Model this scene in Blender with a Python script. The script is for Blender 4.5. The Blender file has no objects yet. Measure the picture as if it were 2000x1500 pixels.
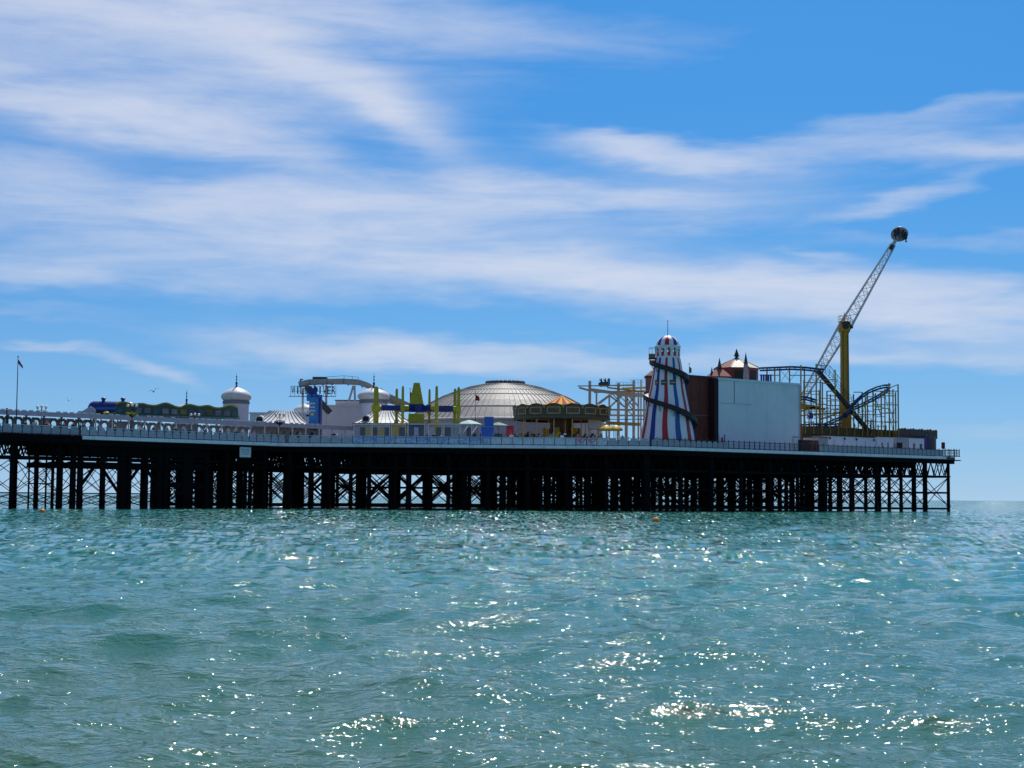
import bpy, math, random
import numpy as np
from mathutils import Vector, Matrix
random.seed(7)
sc = bpy.context.scene
col = sc.collection
PI = math.pi

# ------------------------------------------------------------------ camera
FPX = 3200.0                                  # focal length in photo pixels (photo is 2000 px wide)
CAMZ = 1.9
PITCH = math.atan(220.5 / FPX)
ROLL = math.radians(0.43)
cam_d = bpy.data.cameras.new('camera')
cam = bpy.data.objects.new('camera', cam_d)
col.objects.link(cam)
cam_d.sensor_width = 36.0
cam_d.lens = 36.0 * FPX / 2000.0
cam_d.clip_start = 0.3
cam_d.clip_end = 30000.0
CAM_R = Matrix.Rotation(PI / 2 + PITCH, 3, 'X') @ Matrix.Rotation(ROLL, 3, 'Z')
cam.matrix_world = Matrix.Translation((0, 0, CAMZ)) @ CAM_R.to_4x4()
sc.camera = cam
sc.render.resolution_x, sc.render.resolution_y = 1024, 768

def at(px, py, d):
    """world point seen at photo pixel (px, py) that stands d metres out to sea (world Y = d)"""
    v = CAM_R @ Vector(((px - 1000.0) / FPX, (750.0 - py) / FPX, -1.0))
    return Vector((0, 0, CAMZ)) + v * (d / v.y)

# ------------------------------------------------------------------ light
SUN_EL, SUN_AZ = math.radians(55), math.radians(9)      # azimuth measured from +Y towards +X
sun_d = bpy.data.lights.new('sun', 'SUN')
sun_d.energy = 4.2
sun_d.angle = math.radians(0.53)
sun_d.color = (1.0, 0.95, 0.87)
sun = bpy.data.objects.new('sun', sun_d)
col.objects.link(sun)
sdir = Vector((math.sin(SUN_AZ) * math.cos(SUN_EL), math.cos(SUN_AZ) * math.cos(SUN_EL), math.sin(SUN_EL)))
sun.rotation_euler = sdir.to_track_quat('Z', 'Y').to_euler()

# ------------------------------------------------------------------ node helpers
class NT:
    def __init__(s, tree):
        s.t = tree; s.n = tree.nodes; s.l = tree.links
    def new(s, typ, **kw):
        n = s.n.new(typ)
        for k, v in kw.items(): setattr(n, k, v)
        return n
    def put(s, sock, v):
        if hasattr(v, 'is_output') or isinstance(v, bpy.types.NodeSocket): s.l.new(v, sock)
        else: sock.default_value = v
    def math(s, op, a, b=0.0, c=0.0, clamp=False):
        n = s.n.new('ShaderNodeMath'); n.operation = op; n.use_clamp = clamp
        s.put(n.inputs[0], a); s.put(n.inputs[1], b)
        if len(n.inputs) > 2: s.put(n.inputs[2], c)
        return n.outputs[0]
    def mix(s, f, a, b, typ='MIX'):
        n = s.n.new('ShaderNodeMix'); n.data_type = 'RGBA'; n.blend_type = typ
        s.put(n.inputs[0], f); s.put(n.inputs[6], a); s.put(n.inputs[7], b)
        return n.outputs[2]
    def noise(s, vec, scale, detail=3.0, rough=0.55, dist=0.0):
        n = s.n.new('ShaderNodeTexNoise')
        s.put(n.inputs['Vector'], vec); s.put(n.inputs['Scale'], scale); s.put(n.inputs['Detail'], detail)
        s.put(n.inputs['Roughness'], rough); s.put(n.inputs['Distortion'], dist)
        return n.outputs[0]
    def mapr(s, v, a, b, c=0.0, d=1.0, smooth=False):
        n = s.n.new('ShaderNodeMapRange')
        if smooth: n.interpolation_type = 'SMOOTHSTEP'
        s.put(n.inputs[0], v); s.put(n.inputs[1], a); s.put(n.inputs[2], b); s.put(n.inputs[3], c); s.put(n.inputs[4], d)
        return n.outputs[0]
    def vmul(s, v, k):
        n = s.n.new('ShaderNodeVectorMath'); n.operation = 'MULTIPLY'
        s.put(n.inputs[0], v); s.put(n.inputs[1], k)
        return n.outputs[0]
    def vadd(s, v, k):
        n = s.n.new('ShaderNodeVectorMath'); n.operation = 'ADD'
        s.put(n.inputs[0], v); s.put(n.inputs[1], k)
        return n.outputs[0]

# ------------------------------------------------------------------ sky with high cirrus
world = bpy.data.worlds.new('World')
sc.world = world
world.use_nodes = True
w = NT(world.node_tree)
for n in list(w.n): w.n.remove(n)
sky = w.new('ShaderNodeTexSky', sky_type='NISHITA')
sky.sun_disc = False
sky.sun_elevation = SUN_EL
sky.sun_rotation = SUN_AZ
sky.altitude = 0.0
sky.air_density = 1.0
sky.dust_density = 1.0
sky.ozone_density = 3.0
tc = w.new('ShaderNodeTexCoord')
sep = w.new('ShaderNodeSeparateXYZ'); w.l.new(tc.outputs['Generated'], sep.inputs[0])
K = FPX
az = w.math('MULTIPLY', w.math('ARCTAN2', sep.outputs[0], sep.outputs[1]), K)       # sky position, 3200 units per radian
el = w.math('MULTIPLY', w.math('ARCSINE', sep.outputs[2]), K)
dirv = tc.outputs['Generated']
# streaky distortion so that no cloud edge is a clean curve
d1 = w.math('SUBTRACT', w.noise(w.vmul(dirv, (5.0, 5.0, 22.0)), 1.0, 4, .6), .5)
d2 = w.math('SUBTRACT', w.noise(w.vmul(dirv, (16.0, 16.0, 90.0)), 1.0, 4, .6), .5)
eld = w.math('ADD', el, w.math('ADD', w.math('MULTIPLY', d1, 170.0), w.math('MULTIPLY', d2, 46.0)))
def streak(x, y, lx, ly, slope, amp, cur=None):
    """soft elongated cloud centred on azimuth/elevation given as photo pixels"""
    cx = x - 1000.0; cy = (970.0 + (x - 1000) * .0075) - y
    dx = w.math('SUBTRACT', az, cx)
    dy = w.math('SUBTRACT', w.math('SUBTRACT', eld, cy), w.math('MULTIPLY', dx, -slope))
    gx = w.math('POWER', w.math('ABSOLUTE', w.math('MULTIPLY', dx, 1.0 / lx)), 2.4)
    gy = w.math('POWER', w.math('ABSOLUTE', w.math('MULTIPLY', dy, 1.0 / ly)), 2.0)
    e = w.math('EXPONENT', w.math('MULTIPLY', w.math('ADD', gx, gy), -1.0))
    r = w.math('MULTIPLY', e, amp)
    return r if cur is None else w.math('ADD', cur, r)
CLOUDS = [
    (150, 70, 620, 120, .02, .72), (700, 60, 620, 60, .03, .42), (200, 220, 420, 55, .06, .55),
    (640, 165, 210, 42, .42, .75), (780, 250, 120, 26, .50, .35), (330, 265, 380, 26, .16, .50),
    (600, 405, 760, 38, -.02, .80), (1000, 372, 400, 32, .03, .45), (60, 350, 160, 32, .0, .45),
    (1290, 292, 170, 20, .17, .75), (1720, 312, 480, 30, .03, .72), (1880, 250, 260, 18, -.10, .40),
    (560, 505, 640, 48, .05, .70), (1250, 535, 560, 48, .10, .78), (1850, 610, 330, 44, .10, .72), (150, 560, 420, 32, .02, .5),
    (700, 690, 330, 30, .06, .62), (1250, 705, 520, 24, .02, .42), (1800, 700, 420, 22, .03, .34),
    (105, 695, 80, 12, .0, .42), (310, 725, 110, 13, .20, .45), (1750, 408, 150, 12, -.16, .42), (1590, 500, 60, 8, .2, .4),
    (1900, 480, 330, 16, .03, .28), (1900, 860, 150, 14, .03, .25), (60, 640, 160, 14, .02, .25)]
dens = None
for (cx_, cy_, lx_, ly_, sl_, am_) in CLOUDS: dens = streak(cx_, cy_, lx_ * 1.1, ly_ * 1.25, sl_, am_ * 1.38, cur=dens)
# the rest of the dome carries the same kind of cloud
front = w.math('MULTIPLY', w.mapr(w.math('ABSOLUTE', az), 1100, 1700, 0, 1, True), 1.0)
above = w.mapr(el, 1000, 1500, 0, 1, True)
rest = w.math('MAXIMUM', front, above)
gen = w.mapr(w.noise(w.vmul(dirv, (3.0, 3.0, 11.0)), 1.0, 5, .58, .4), .38, .66, 0, .88, True)
dens = w.math('ADD', w.math('MULTIPLY', dens, w.math('SUBTRACT', 1.0, rest)), w.math('MULTIPLY', gen, rest))
wisp = w.noise(w.vmul(w.vadd(dirv, w.vmul(dirv, (0, 0, 1.0))), (6.5, 6.5, 26.0)), 1.0, 6, .58, .5)
wisp2 = w.noise(w.vmul(dirv, (38.0, 38.0, 130.0)), 1.0, 5, .6, .8)
dens = w.math('MULTIPLY', dens, w.mapr(wisp, .28, .68, .45, 1.22))
dens = w.math('MULTIPLY', dens, w.mapr(wisp2, .25, .75, .88, 1.10))
dens = w.math('MAXIMUM', w.math('SUBTRACT', dens, .14), 0.0)
dens = w.math('SUBTRACT', 1.0, w.math('EXPONENT', w.math('MULTIPLY', dens, -1.45)), clamp=True)
cloudcol = w.mix(dens, (5.4, 6.7, 9.2, 1), (8.7, 9.0, 10.1, 1))
# look a little above the true direction, so that the clear sea air keeps its blue right down to the horizon
up = w.vadd(w.vmul(dirv, (1.0, 1.0, .86)), (0, 0, .11))
nrm = w.new('ShaderNodeVectorMath', operation='NORMALIZE'); w.l.new(up, nrm.inputs[0])
w.l.new(nrm.outputs[0], sky.inputs['Vector'])
hs = w.new('ShaderNodeHueSaturation')
hs.inputs['Saturation'].default_value = 1.5
hs.inputs['Value'].default_value = 1.0
w.l.new(sky.outputs[0], hs.inputs['Color'])
blue = w.mix(1.0, hs.outputs[0], (.38, .95, 1.20, 1), 'MULTIPLY')
low = w.math('MULTIPLY', w.math('EXPONENT', w.math('MULTIPLY', w.math('MAXIMUM', el, 0.0), -1.0 / 250.0)), .80)     # pale sea haze low down, all round
blue = w.mix(low, blue, (5.4, 7.2, 9.3, 1))
skymix = w.mix(w.math('MULTIPLY', dens, .88), blue, cloudcol)
bg = w.new('ShaderNodeBackground')
bg.inputs['Strength'].default_value = 0.085
w.l.new(skymix, bg.inputs['Color'])
wo = w.new('ShaderNodeOutputWorld')
w.l.new(bg.outputs[0], wo.inputs['Surface'])
world.cycles.sampling_method = 'NONE'

sc.view_settings.view_transform = 'Standard'
sc.view_settings.look = 'None'
sc.view_settings.exposure = 0.0
sc.view_settings.gamma = 1.0
sc.view_settings.use_curve_mapping = False
sc.cycles.max_bounces = 5
sc.cycles.diffuse_bounces = 2
sc.cycles.glossy_bounces = 2
sc.cycles.sample_clamp_indirect = 4.0

# ------------------------------------------------------------------ materials
MATS = {}
def mat(name, base, rough=.6, metal=0.0, var=.12, scale=1.5, bump=0.0, dirt=0.0, spec=.4, stretch=(1, 1, 1), dirtcol=(.12, .1, .08)):
    """painted / weathered surface: base colour broken up by two sizes of noise, optional grime"""
    if name in MATS: return MATS[name]
    m = bpy.data.materials.new(name); m.use_nodes = True
    t = NT(m.node_tree)
    b = t.n['Principled BSDF']
    co = t.new('ShaderNodeTexCoord').outputs['Object']
    v = t.vmul(co, stretch)
    n1 = t.noise(v, scale, 4, .6)
    n2 = t.noise(v, scale * 9, 3, .6)
    k = t.math('ADD', t.math('MULTIPLY', n1, .7), t.math('MULTIPLY', n2, .3))
    lo = tuple(max(0, c * (1 - var)) for c in base) + (1,)
    hi = tuple(min(1, c * (1 + var)) for c in base) + (1,)
    c = t.mix(t.mapr(k, .3, .7), lo, hi)
    if dirt:
        g = t.mapr(t.noise(t.vmul(co, (1.6, 1.6, .35)), scale * 1.3, 5, .65), .5, .75, 0, dirt, True)
        c = t.mix(g, c, tuple(dirtcol) + (1,))
    t.l.new(c, b.inputs['Base Color'])
    b.inputs['Roughness'].default_value = rough
    t.l.new(t.mapr(n2, .2, .8, max(.02, rough - .1), min(1, rough + .1)), b.inputs['Roughness'])
    b.inputs['Metallic'].default_value = metal
    b.inputs['Specular IOR Level'].default_value = spec
    if bump:
        bn = t.new('ShaderNodeBump'); bn.inputs['Strength'].default_value = bump; bn.inputs['Distance'].default_value = .03
        t.l.new(n2, bn.inputs['Height']); t.l.new(bn.outputs[0], b.inputs['Normal'])
    MATS[name] = m
    return m

# ------------------------------------------------------------------ mesh builder
class MB:
    def __init__(s): s.v = []; s.f = []
    def add(s, vs, fs):
        o = len(s.v); s.v += [tuple(p) for p in vs]; s.f += [tuple(i + o for i in f) for f in fs]
        return s
    def box(s, c, size, rz=0.0):
        cx, cy, cz = c; x, y, z = (q / 2 for q in size); ca, sa = math.cos(rz), math.sin(rz)
        vs = [(cx + dx * ca - dy * sa, cy + dx * sa + dy * ca, cz + dz) for dz in (-z, z) for dx, dy in ((-x, -y), (x, -y), (x, y), (-x, y))]
        return s.add(vs, [(3, 2, 1, 0), (4, 5, 6, 7), (0, 1, 5, 4), (1, 2, 6, 5), (2, 3, 7, 6), (3, 0, 4, 7)])
    def bar(s, a, b, wd, ht=None, up=(0, 0, 1)):
        a, b = Vector(a), Vector(b); ht = wd if ht is None else ht
        d = (b - a)
        if d.length < 1e-6: return s
        d.normalize(); u = Vector(up)
        if abs(d.dot(u)) > .98: u = Vector((0, 1, 0))
        x = d.cross(u).normalized(); z = x.cross(d).normalized()
        x *= wd / 2; z *= ht / 2
        vs = [p + sx * x + sz * z for p in (a, b) for sx, sz in ((-1, -1), (1, -1), (1, 1), (-1, 1))]
        return s.add(vs, [(3, 2, 1, 0), (4, 5, 6, 7), (0, 1, 5, 4), (1, 2, 6, 5), (2, 3, 7, 6), (3, 0, 4, 7)])
    def tube(s, a, b, r, r2=None, n=8, caps=True):
        a, b = Vector(a), Vector(b); r2 = r if r2 is None else r2
        d = (b - a).normalized(); u = Vector((0, 0, 1)) if abs(d.z) < .95 else Vector((0, 1, 0))
        x = d.cross(u).normalized(); y = d.cross(x).normalized()
        vs = [p + (x * math.cos(2 * PI * k / n) + y * math.sin(2 * PI * k / n)) * q for p, q in ((a, r), (b, r2)) for k in range(n)]
        fs = [(k, k + n, (k + 1) % n + n, (k + 1) % n) for k in range(n)]
        if caps: fs += [tuple(range(n)), tuple(range(2 * n - 1, n - 1, -1))]
        return s.add(vs, fs)
    def path(s, pts, r, n=6):
        for a, b in zip(pts[:-1], pts[1:]): s.tube(a, b, r, n=n)
        return s
    def lathe(s, prof, c=(0, 0, 0), n=24, a0=0.0, a1=2 * PI):
        full = abs(a1 - a0 - 2 * PI) < 1e-6; m = n if full else n + 1
        vs = [(c[0] + r * math.cos(a0 + (a1 - a0) * k / n), c[1] + r * math.sin(a0 + (a1 - a0) * k / n), c[2] + z) for r, z in prof for k in range(m)]
        fs = []
        for i in range(len(prof) - 1):
            for k in range(n):
                k2 = (k + 1) % m
                fs.append((i * m + k, i * m + k2, (i + 1) * m + k2, (i + 1) * m + k))
        return s.add(vs, fs)
    def prism(s, poly, lo, hi):
        """plan polygon (x, y) raised from z=lo to z=hi"""
        n = len(poly)
        a = sum(poly[i][0] * poly[(i + 1) % n][1] - poly[(i + 1) % n][0] * poly[i][1] for i in range(n))
        if a < 0: poly = poly[::-1]
        vs = [(p[0], p[1], lo) for p in poly] + [(p[0], p[1], hi) for p in poly]
        return s.add(vs, [tuple(range(n - 1, -1, -1)), tuple(range(n, 2 * n))] + [(i, (i + 1) % n, (i + 1) % n + n, i + n) for i in range(n)])
    def slab(s, pts, th):
        """outline of 3-D points in one plane, thickened by the vector th"""
        n = len(pts); th = Vector(th); p = [Vector(q) for q in pts]
        nr = Vector((0, 0, 0))
        for i in range(n): nr += (p[i] - p[0]).cross(p[(i + 1) % n] - p[0])
        if nr.dot(th) < 0: p = p[::-1]
        return s.add(p + [q + th for q in p], [tuple(range(n - 1, -1, -1)), tuple(range(n, 2 * n))] + [(i, (i + 1) % n, (i + 1) % n + n, i + n) for i in range(n)])
    def ball(s, c, r, n=10, m=7, sz=1.0):
        prof = [(max(1e-4, r * math.sin(PI * k / m)), -r * sz * math.cos(PI * k / m)) for k in range(m + 1)]
        return s.lathe(prof, c, n)
    def mesh(s, name, material, smooth=False):
        me = bpy.data.meshes.new(name); me.from_pydata(s.v, [], s.f); me.update()
        for mm in (material if isinstance(material, (list, tuple)) else [material]): me.materials.append(mm)
        if smooth: me.polygons.foreach_set('use_smooth', [True] * len(me.polygons))
        return me
    def build(s, name, material, parent=None, smooth=False):
        o = bpy.data.objects.new(name, s.mesh(name, material, smooth)); col.objects.link(o)
        if parent is not None: o.parent = parent
        return o
def share(name, me, parent, loc=(0, 0, 0), rz=0.0, scale=None):
    o = bpy.data.objects.new(name, me); col.objects.link(o); o.parent = parent; o.location = loc; o.rotation_euler = (0, 0, rz)
    if scale: o.scale = scale
    return o
def tag(o, label=None, cat=None, group=None, kind=None):
    if label: o['label'] = label
    if cat: o['category'] = cat
    if group: o['group'] = group
    if kind: o['kind'] = kind
    return o
def thing(name, label, cat, loc, rz=0.0, group=None):
    o = bpy.data.objects.new(name, None); col.objects.link(o); o.location = loc; o.rotation_euler = (0, 0, rz)
    o.empty_display_size = .5
    return tag(o, label, cat, group)
def copy_tree(o, parent=None):
    c = o.copy(); col.objects.link(c); c.parent = parent
    for ch in [q for q in bpy.data.objects if q.parent == o]: copy_tree(ch, c)
    return c
# ------------------------------------------------------------------ sea: one sheet to the horizon, real waves
def sea_mesh():
    rng = np.random.default_rng(11)
    fine = np.linspace(-.40, .40, 780)
    left = np.linspace(-1.75, -.40, 60)[:-1]; right = np.linspace(.40, 1.75, 60)[1:]
    th = np.concatenate([left, fine, right])
    rr = [3.0]
    while rr[-1] < 14000:
        r = rr[-1]; rr.append(r * (1 + (.0055 if r < 400 else .03)))
    rr = np.array(rr)
    R, T = np.meshgrid(rr, th, indexing='ij')
    X = R * np.sin(T); Y = R * np.cos(T)
    step = np.gradient(rr)[:, None]
    Z = np.zeros_like(X); DX = np.zeros_like(X); DY = np.zeros_like(X)
    N = 84
    for i in range(N):
        lam = .26 * (5.0 / .26) ** (rng.random() ** 1.0)
        k = 2 * PI / lam
        a = math.radians(-90 + 16 + rng.normal() * 52)
        st = .0265 * (.6 + .8 * rng.random()) * (1.1 if lam < 2.0 else .92)
        amp = st / k
        ph = rng.random() * 2 * PI
        kx, ky = math.cos(a), math.sin(a)
        keep = np.clip((lam - 2.2 * step) / (2.2 * step), 0, 1)
        # patches where the chop is livelier
        g = .95 + .2 * np.sin(X * .11 * kx + Y * .07 + ph * 3) * np.sin(Y * .05 - X * .04 + ph)
        p = k * (kx * X + ky * Y) + ph
        Z += keep * amp * g * np.cos(p)
        DX -= keep * amp * g * kx * np.sin(p) * .9
        DY -= keep * amp * g * ky * np.sin(p) * .9
    X = X + DX; Y = Y + DY
    n, m = R.shape
    v = np.stack([X, Y, Z], -1).reshape(-1, 3)
    idx = np.arange(n * m).reshape(n, m)
    f = np.stack([idx[:-1, :-1], idx[:-1, 1:], idx[1:, 1:], idx[1:, :-1]], -1).reshape(-1, 4)
    f = f[:, ::-1]
    me = bpy.data.meshes.new('sea')
    me.vertices.add(len(v)); me.vertices.foreach_set('co', v.ravel())
    me.loops.add(f.size); me.loops.foreach_set('vertex_index', f.ravel().astype(np.int32))
    me.polygons.add(len(f)); me.polygons.foreach_set('loop_start', np.arange(0, f.size, 4, dtype=np.int32))
    me.polygons.foreach_set('loop_total', np.full(len(f), 4, dtype=np.int32))
    me.polygons.foreach_set('use_smooth', np.ones(len(f), dtype=bool))
    me.update(); me.validate()
    return me
m = bpy.data.materials.new('sea_water'); m.use_nodes = True
t = NT(m.node_tree); b = t.n['Principled BSDF']
geo = t.new('ShaderNodeNewGeometry'); P = geo.outputs['Position']
sepp = t.new('ShaderNodeSeparateXYZ'); t.l.new(P, sepp.inputs[0])
shore = t.mapr(t.math('ADD', sepp.outputs[1], t.math('MULTIPLY', t.noise(t.vmul(P, (.05, .09, 0)), 1.0, 3), 26.0)), 20.0, 56.0, 0, 1, True)
patch = t.noise(t.vmul(P, (.012, .035, 0)), 1.0, 4, .6)
deep = t.mix(t.mapr(patch, .35, .65), (.010, .142, .108, 1), (.018, .178, .126, 1))
sand = (.055, .130, .074, 1)                      # sand stirred up in the shallows
colr = t.mix(shore, sand, deep)
t.l.new(colr, b.inputs['Base Color'])
b.inputs['Roughness'].default_value = .05
b.inputs['Specular IOR Level'].default_value = .5
b.inputs['IOR'].default_value = 1.333
r1 = t.noise(t.vmul(P, (2.6, 4.2, 1)), 1.0, 3, .55, .3)
r2 = t.noise(t.vmul(P, (10.5, 15.0, 1)), 1.0, 2, .5, .3)
hgt = t.math('ADD', t.math('MULTIPLY', r1, .060), t.math('MULTIPLY', r2, .023))
bn = t.new('ShaderNodeBump'); bn.inputs['Strength'].default_value = 1.0; bn.inputs['Distance'].default_value = 1.0
t.l.new(hgt, bn.inputs['Height'])
# chop finer than the sheet: slopes straight from noise, taking over from the relief with distance
def slope(vec, k, det=2.0):
    n = t.new('ShaderNodeTexNoise'); t.l.new(vec, n.inputs['Vector']); n.inputs['Scale'].default_value = 1.0; n.inputs['Detail'].default_value = det
    return t.vmul(t.vadd(n.outputs['Color'], (-.5, -.5, -.5)), (k, k, 0))
far = t.math('MULTIPLY', t.mapr(sepp.outputs[1], 14.0, 45.0, 0, 1, True), t.mapr(sepp.outputs[1], 50.0, 110.0, 1, .35, True))
sl = t.vadd(t.vadd(slope(t.vmul(P, (.55, 1.0, 0)), .55), slope(t.vmul(P, (2.2, 3.4, 0)), .75)), slope(t.vmul(P, (8.0, 11.0, 0)), .55))
def fade(vec, a, b_):
    q = t.new('ShaderNodeVectorMath', operation='SCALE'); t.l.new(vec, q.inputs[0]); t.l.new(t.mapr(sepp.outputs[1], a, b_, 0, 1, True), q.inputs['Scale']); return q.outputs[0]
coarse = t.vadd(fade(slope(t.vmul(P, (5.0, .7, 0)), 2.0, 0.0), 25, 70), fade(slope(t.vmul(P, (3.6, .14, 0)), 2.5, 0.0), 70, 150))
fs = t.new('ShaderNodeVectorMath', operation='SCALE'); t.l.new(sl, fs.inputs[0]); t.l.new(far, fs.inputs['Scale'])
nn = t.new('ShaderNodeVectorMath', operation='NORMALIZE'); t.l.new(t.vadd(bn.outputs[0], t.vadd(fs.outputs[0], coarse)), nn.inputs[0])
t.l.new(nn.outputs[0], b.inputs['Normal'])
sea = bpy.data.objects.new('sea', sea_mesh()); col.objects.link(sea); sea.data.materials.append(m)
tag(sea, 'choppy turquoise sea turning sandy grey in the shallows', 'sea', kind='structure')
# ------------------------------------------------------------------ the pier
DECK = 9.0
IRON = mat('black_iron', (.005, .005, .006), .75, var=.35, bump=.2, spec=.08)
IRON2 = mat('dark_paint_iron', (.022, .022, .026), .5, var=.3)
NOSE = mat('deck_edge_paint', (.86, .86, .86), .55, var=.12, dirt=.3, scale=.6)
PLANK = mat('deck_planks', (.16, .13, .10), .8, var=.3, scale=3)
WHITE = mat('white_paint', (.74, .74, .75), .5, var=.07, dirt=.22)
GREYW = mat('grey_white_paint', (.46, .48, .52), .55, var=.14, dirt=.3)
u_n = Vector((.693, .721, 0)); n_n = Vector((-.721, .693, 0))         # neck: along (out to sea), across (away from the camera)
t_t = Vector((.779, .627, 0)); n_t = Vector((-.627, .779, 0))         # seaward face of the head
N2 = Vector((-31.1, 225.8, 0)); N3 = Vector((19.2, 227.5, 0)); N4 = N3 + t_t * 69.5
N0 = N2 - u_n * 62
m_m = (N3 - N2).normalized(); n_m = Vector((-m_m.y, m_m.x, 0))
F0 = N0 + n_n * 12; F1 = N2 - u_n * 13.7 + n_n * 12
F2 = Vector((-57.4, 252, 0)); F3 = Vector((-20, 292, 0)); F4 = N4 + n_t * 46
PLAN = [N0, N2, N3, N4, F4, F3, F2, F1, F0]
pier = thing('pier', 'long iron seaside pier with white edge, black columns and fairground deck', 'pier', (0, 0, 0))
MB().prism([(p.x, p.y) for p in PLAN], DECK - .45, DECK).build('deck', PLANK, pier)
def edge_strip(pts, off, lo, hi, th, name, material):
    for i, (a, b) in enumerate(zip(pts[:-1], pts[1:])):
        d = (b - a).normalized(); nrm = Vector((d.y, -d.x, 0))
        q = [a + nrm * off, b + nrm * off, b + nrm * (off + th), a + nrm * (off + th)]
        MB().prism([(p.x, p.y) for p in q], lo, hi).build(name, material, pier)
STEP = N2 - u_n * 32.0
edge_strip([STEP, N2, N3, N4 - t_t * 2.6], .02, DECK - .38, DECK + .06, .22, 'deck_edge', NOSE)
edge_strip([N0, STEP], .02, DECK - .9, DECK + .02, .30, 'fascia_beam', IRON)
edge_strip([STEP, N2, N3, N4], -.35, DECK - 1.15, DECK - .47, .25, 'fascia_beam', IRON)
MB().prism([tuple((N4 + t_t * q + n_t * r).xy) for q, r in ((-3.5, -.5), (.9, -.5), (.9, 8), (-3.5, 8))], DECK - .62, DECK - .46).build('end_platform', IRON, pier)
# columns ------------------------------------------------------------
cb = MB(); cb.tube((0, 0, -4), (0, 0, 8.5), .30, .27, 10)
for z in (.9, 5.75, 8.2): cb.tube((0, 0, z - .1), (0, 0, z + .1), .40, n=10)
COLM = cb.mesh('column', IRON)
tb = MB(); tb.tube((0, 0, -4), (0, 0, 8.5), .42, .38, 10)
for z in (.9, 5.75, 8.2): tb.tube((0, 0, z - .12), (0, 0, z + .12), .52, n=10)
COLT = tb.mesh('column', IRON)
def inside(p, poly, inset=0.0):
    c = False; j = len(poly) - 1
    for i in range(len(poly)):
        a, b = poly[i], poly[j]
        if (a.y > p.y) != (b.y > p.y) and p.x < (b.x - a.x) * (p.y - a.y) / (b.y - a.y) + a.x: c = not c
        ab = b - a; t_ = max(0, min(1, (p - a).dot(ab) / ab.length_squared))
        if inset and (p - a - ab * t_).length < inset: return False
        j = i
    return c
def xbrace_mesh(L, z0, z1, r=.06):
    q = MB(); q.tube((0, 0, z0), (L, 0, z1), r, n=5); q.tube((0, .12, z1), (L, .12, z0), r, n=5)
    return q.mesh('cross_brace', IRON)
XM = {}
def brace(a, b, z0, z1, r=.06, stuff=None):
    L = round((b - a).length, 2); d = b - a
    if stuff is not None:
        stuff.tube((a.x, a.y, z0), (b.x, b.y, z1), r, n=4); stuff.tube((a.x, a.y, z1), (b.x, b.y, z0), r, n=4); return
    key = (L, z0, z1, r)
    if key not in XM: XM[key] = xbrace_mesh(L, z0, z1, r)
    share('cross_brace', XM[key], pier, (a.x, a.y, 0), math.atan2(d.y, d.x))
HEAD = [N2 - u_n * 14, N2, N3, N4, F4, F3, F2, F1]
girder = MB(); far_br = MB()
def lattice(a, b, z0, z1, step=1.6):
    d = b - a; n = max(1, int(round(d.length / step)))
    for i in range(n):
        p = a + d * (i / n); q = a + d * ((i + 1) / n); mid_ = (p + q) / 2
        girder.bar((p.x, p.y, z1), (mid_.x, mid_.y, z0), .12); girder.bar((mid_.x, mid_.y, z0), (q.x, q.y, z1), .12)
TS, NS = 6.2, 5.4
grid = {}
rs = random.Random(3)
for i in range(-17, 10):
    for j in range(0, 15):
        p = N4 - t_t * (.8 + (j * 2.37) % TS) + n_t * .8 - t_t * (TS * (9 - i)) + n_t * (NS * j + (rs.uniform(-.7, .7) if j else 0))
        if inside(p, HEAD, .5): grid[(i, j)] = p
for (i, j), p in grid.items():
    share('column', COLT if (i * 3 + j) % 4 == 0 else COLM, pier, (p.x, p.y, 0))
    for k, (q, zz) in enumerate((((i + 1, j), 5.6), ((i, j + 1), 5.6))):
        if q not in grid: continue
        g = grid[q]
        near = j < 2 and i > 0
        brace(p, g, .9, 5.6, .07 if near else .075, None if near else far_br)
        d = (g - p).normalized()
        girder.bar((p.x, p.y, 5.75), (g.x, g.y, 5.75), .28, .36)
        girder.bar((p.x, p.y, 8.3), (g.x, g.y, 8.3), .3, .5)
        lattice(p, g, 5.95, 8.1)
        if k == 0 and j in (3, 5) and i < 4: girder.bar((p.x, p.y, 7.1), (g.x, g.y, 7.1), .1, 2.6)      # plate girders inside
        if k == 0 and j == 1: girder.bar((p.x, p.y, 7.75), (g.x, g.y, 7.75), .1, 1.2)
        girder.bar((p.x, p.y, .5), (g.x, g.y, .5), .25, .3)
        if j in (0, 3, 5): girder.bar((p.x, p.y, 3.1), (g.x, g.y, 3.1), .2, .3)
# edge rows of the chamfer and of the neck
rows = []
L = (N3 - N2).length
rows.append([N2 + m_m * (.5 + k * (L - 1) / 9) + n_m * .7 for k in range(10)])
rows.append([N2 + m_m * (3.2 + k * (L - 6) / 8) + n_m * 3.9 for k in range(9)])
for c in (.8, 6.0, 11.2):
    rows.append([N2 - u_n * (3.0 + 6.3 * k) + n_n * c for k in range(10)])
for ri, rw in enumerate(rows):
    for k, p in enumerate(rw):
        share('column', COLT if (ri < 2 and k % 3 == 0) else COLM, pier, (p.x, p.y, 0))
        if k + 1 < len(rw):
            g = rw[k + 1]
            if ri < 2: brace(p, g, .9, 5.6, .07)
            else:
                brace(p, g, 2.0, 6.2, .05); brace(p, g, .3, 1.9, .045)
                girder.bar((p.x, p.y, 1.95), (g.x, g.y, 1.95), .12, .14)
            girder.bar((p.x, p.y, 6.3 if ri > 1 else 5.75), (g.x, g.y, 6.3 if ri > 1 else 5.75), .25, .25)
            girder.bar((p.x, p.y, 8.25), (g.x, g.y, 8.25), .3, .6)
            lattice(p, g, 6.6 if ri > 1 else 5.95, 8.1, 1.2)
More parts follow.
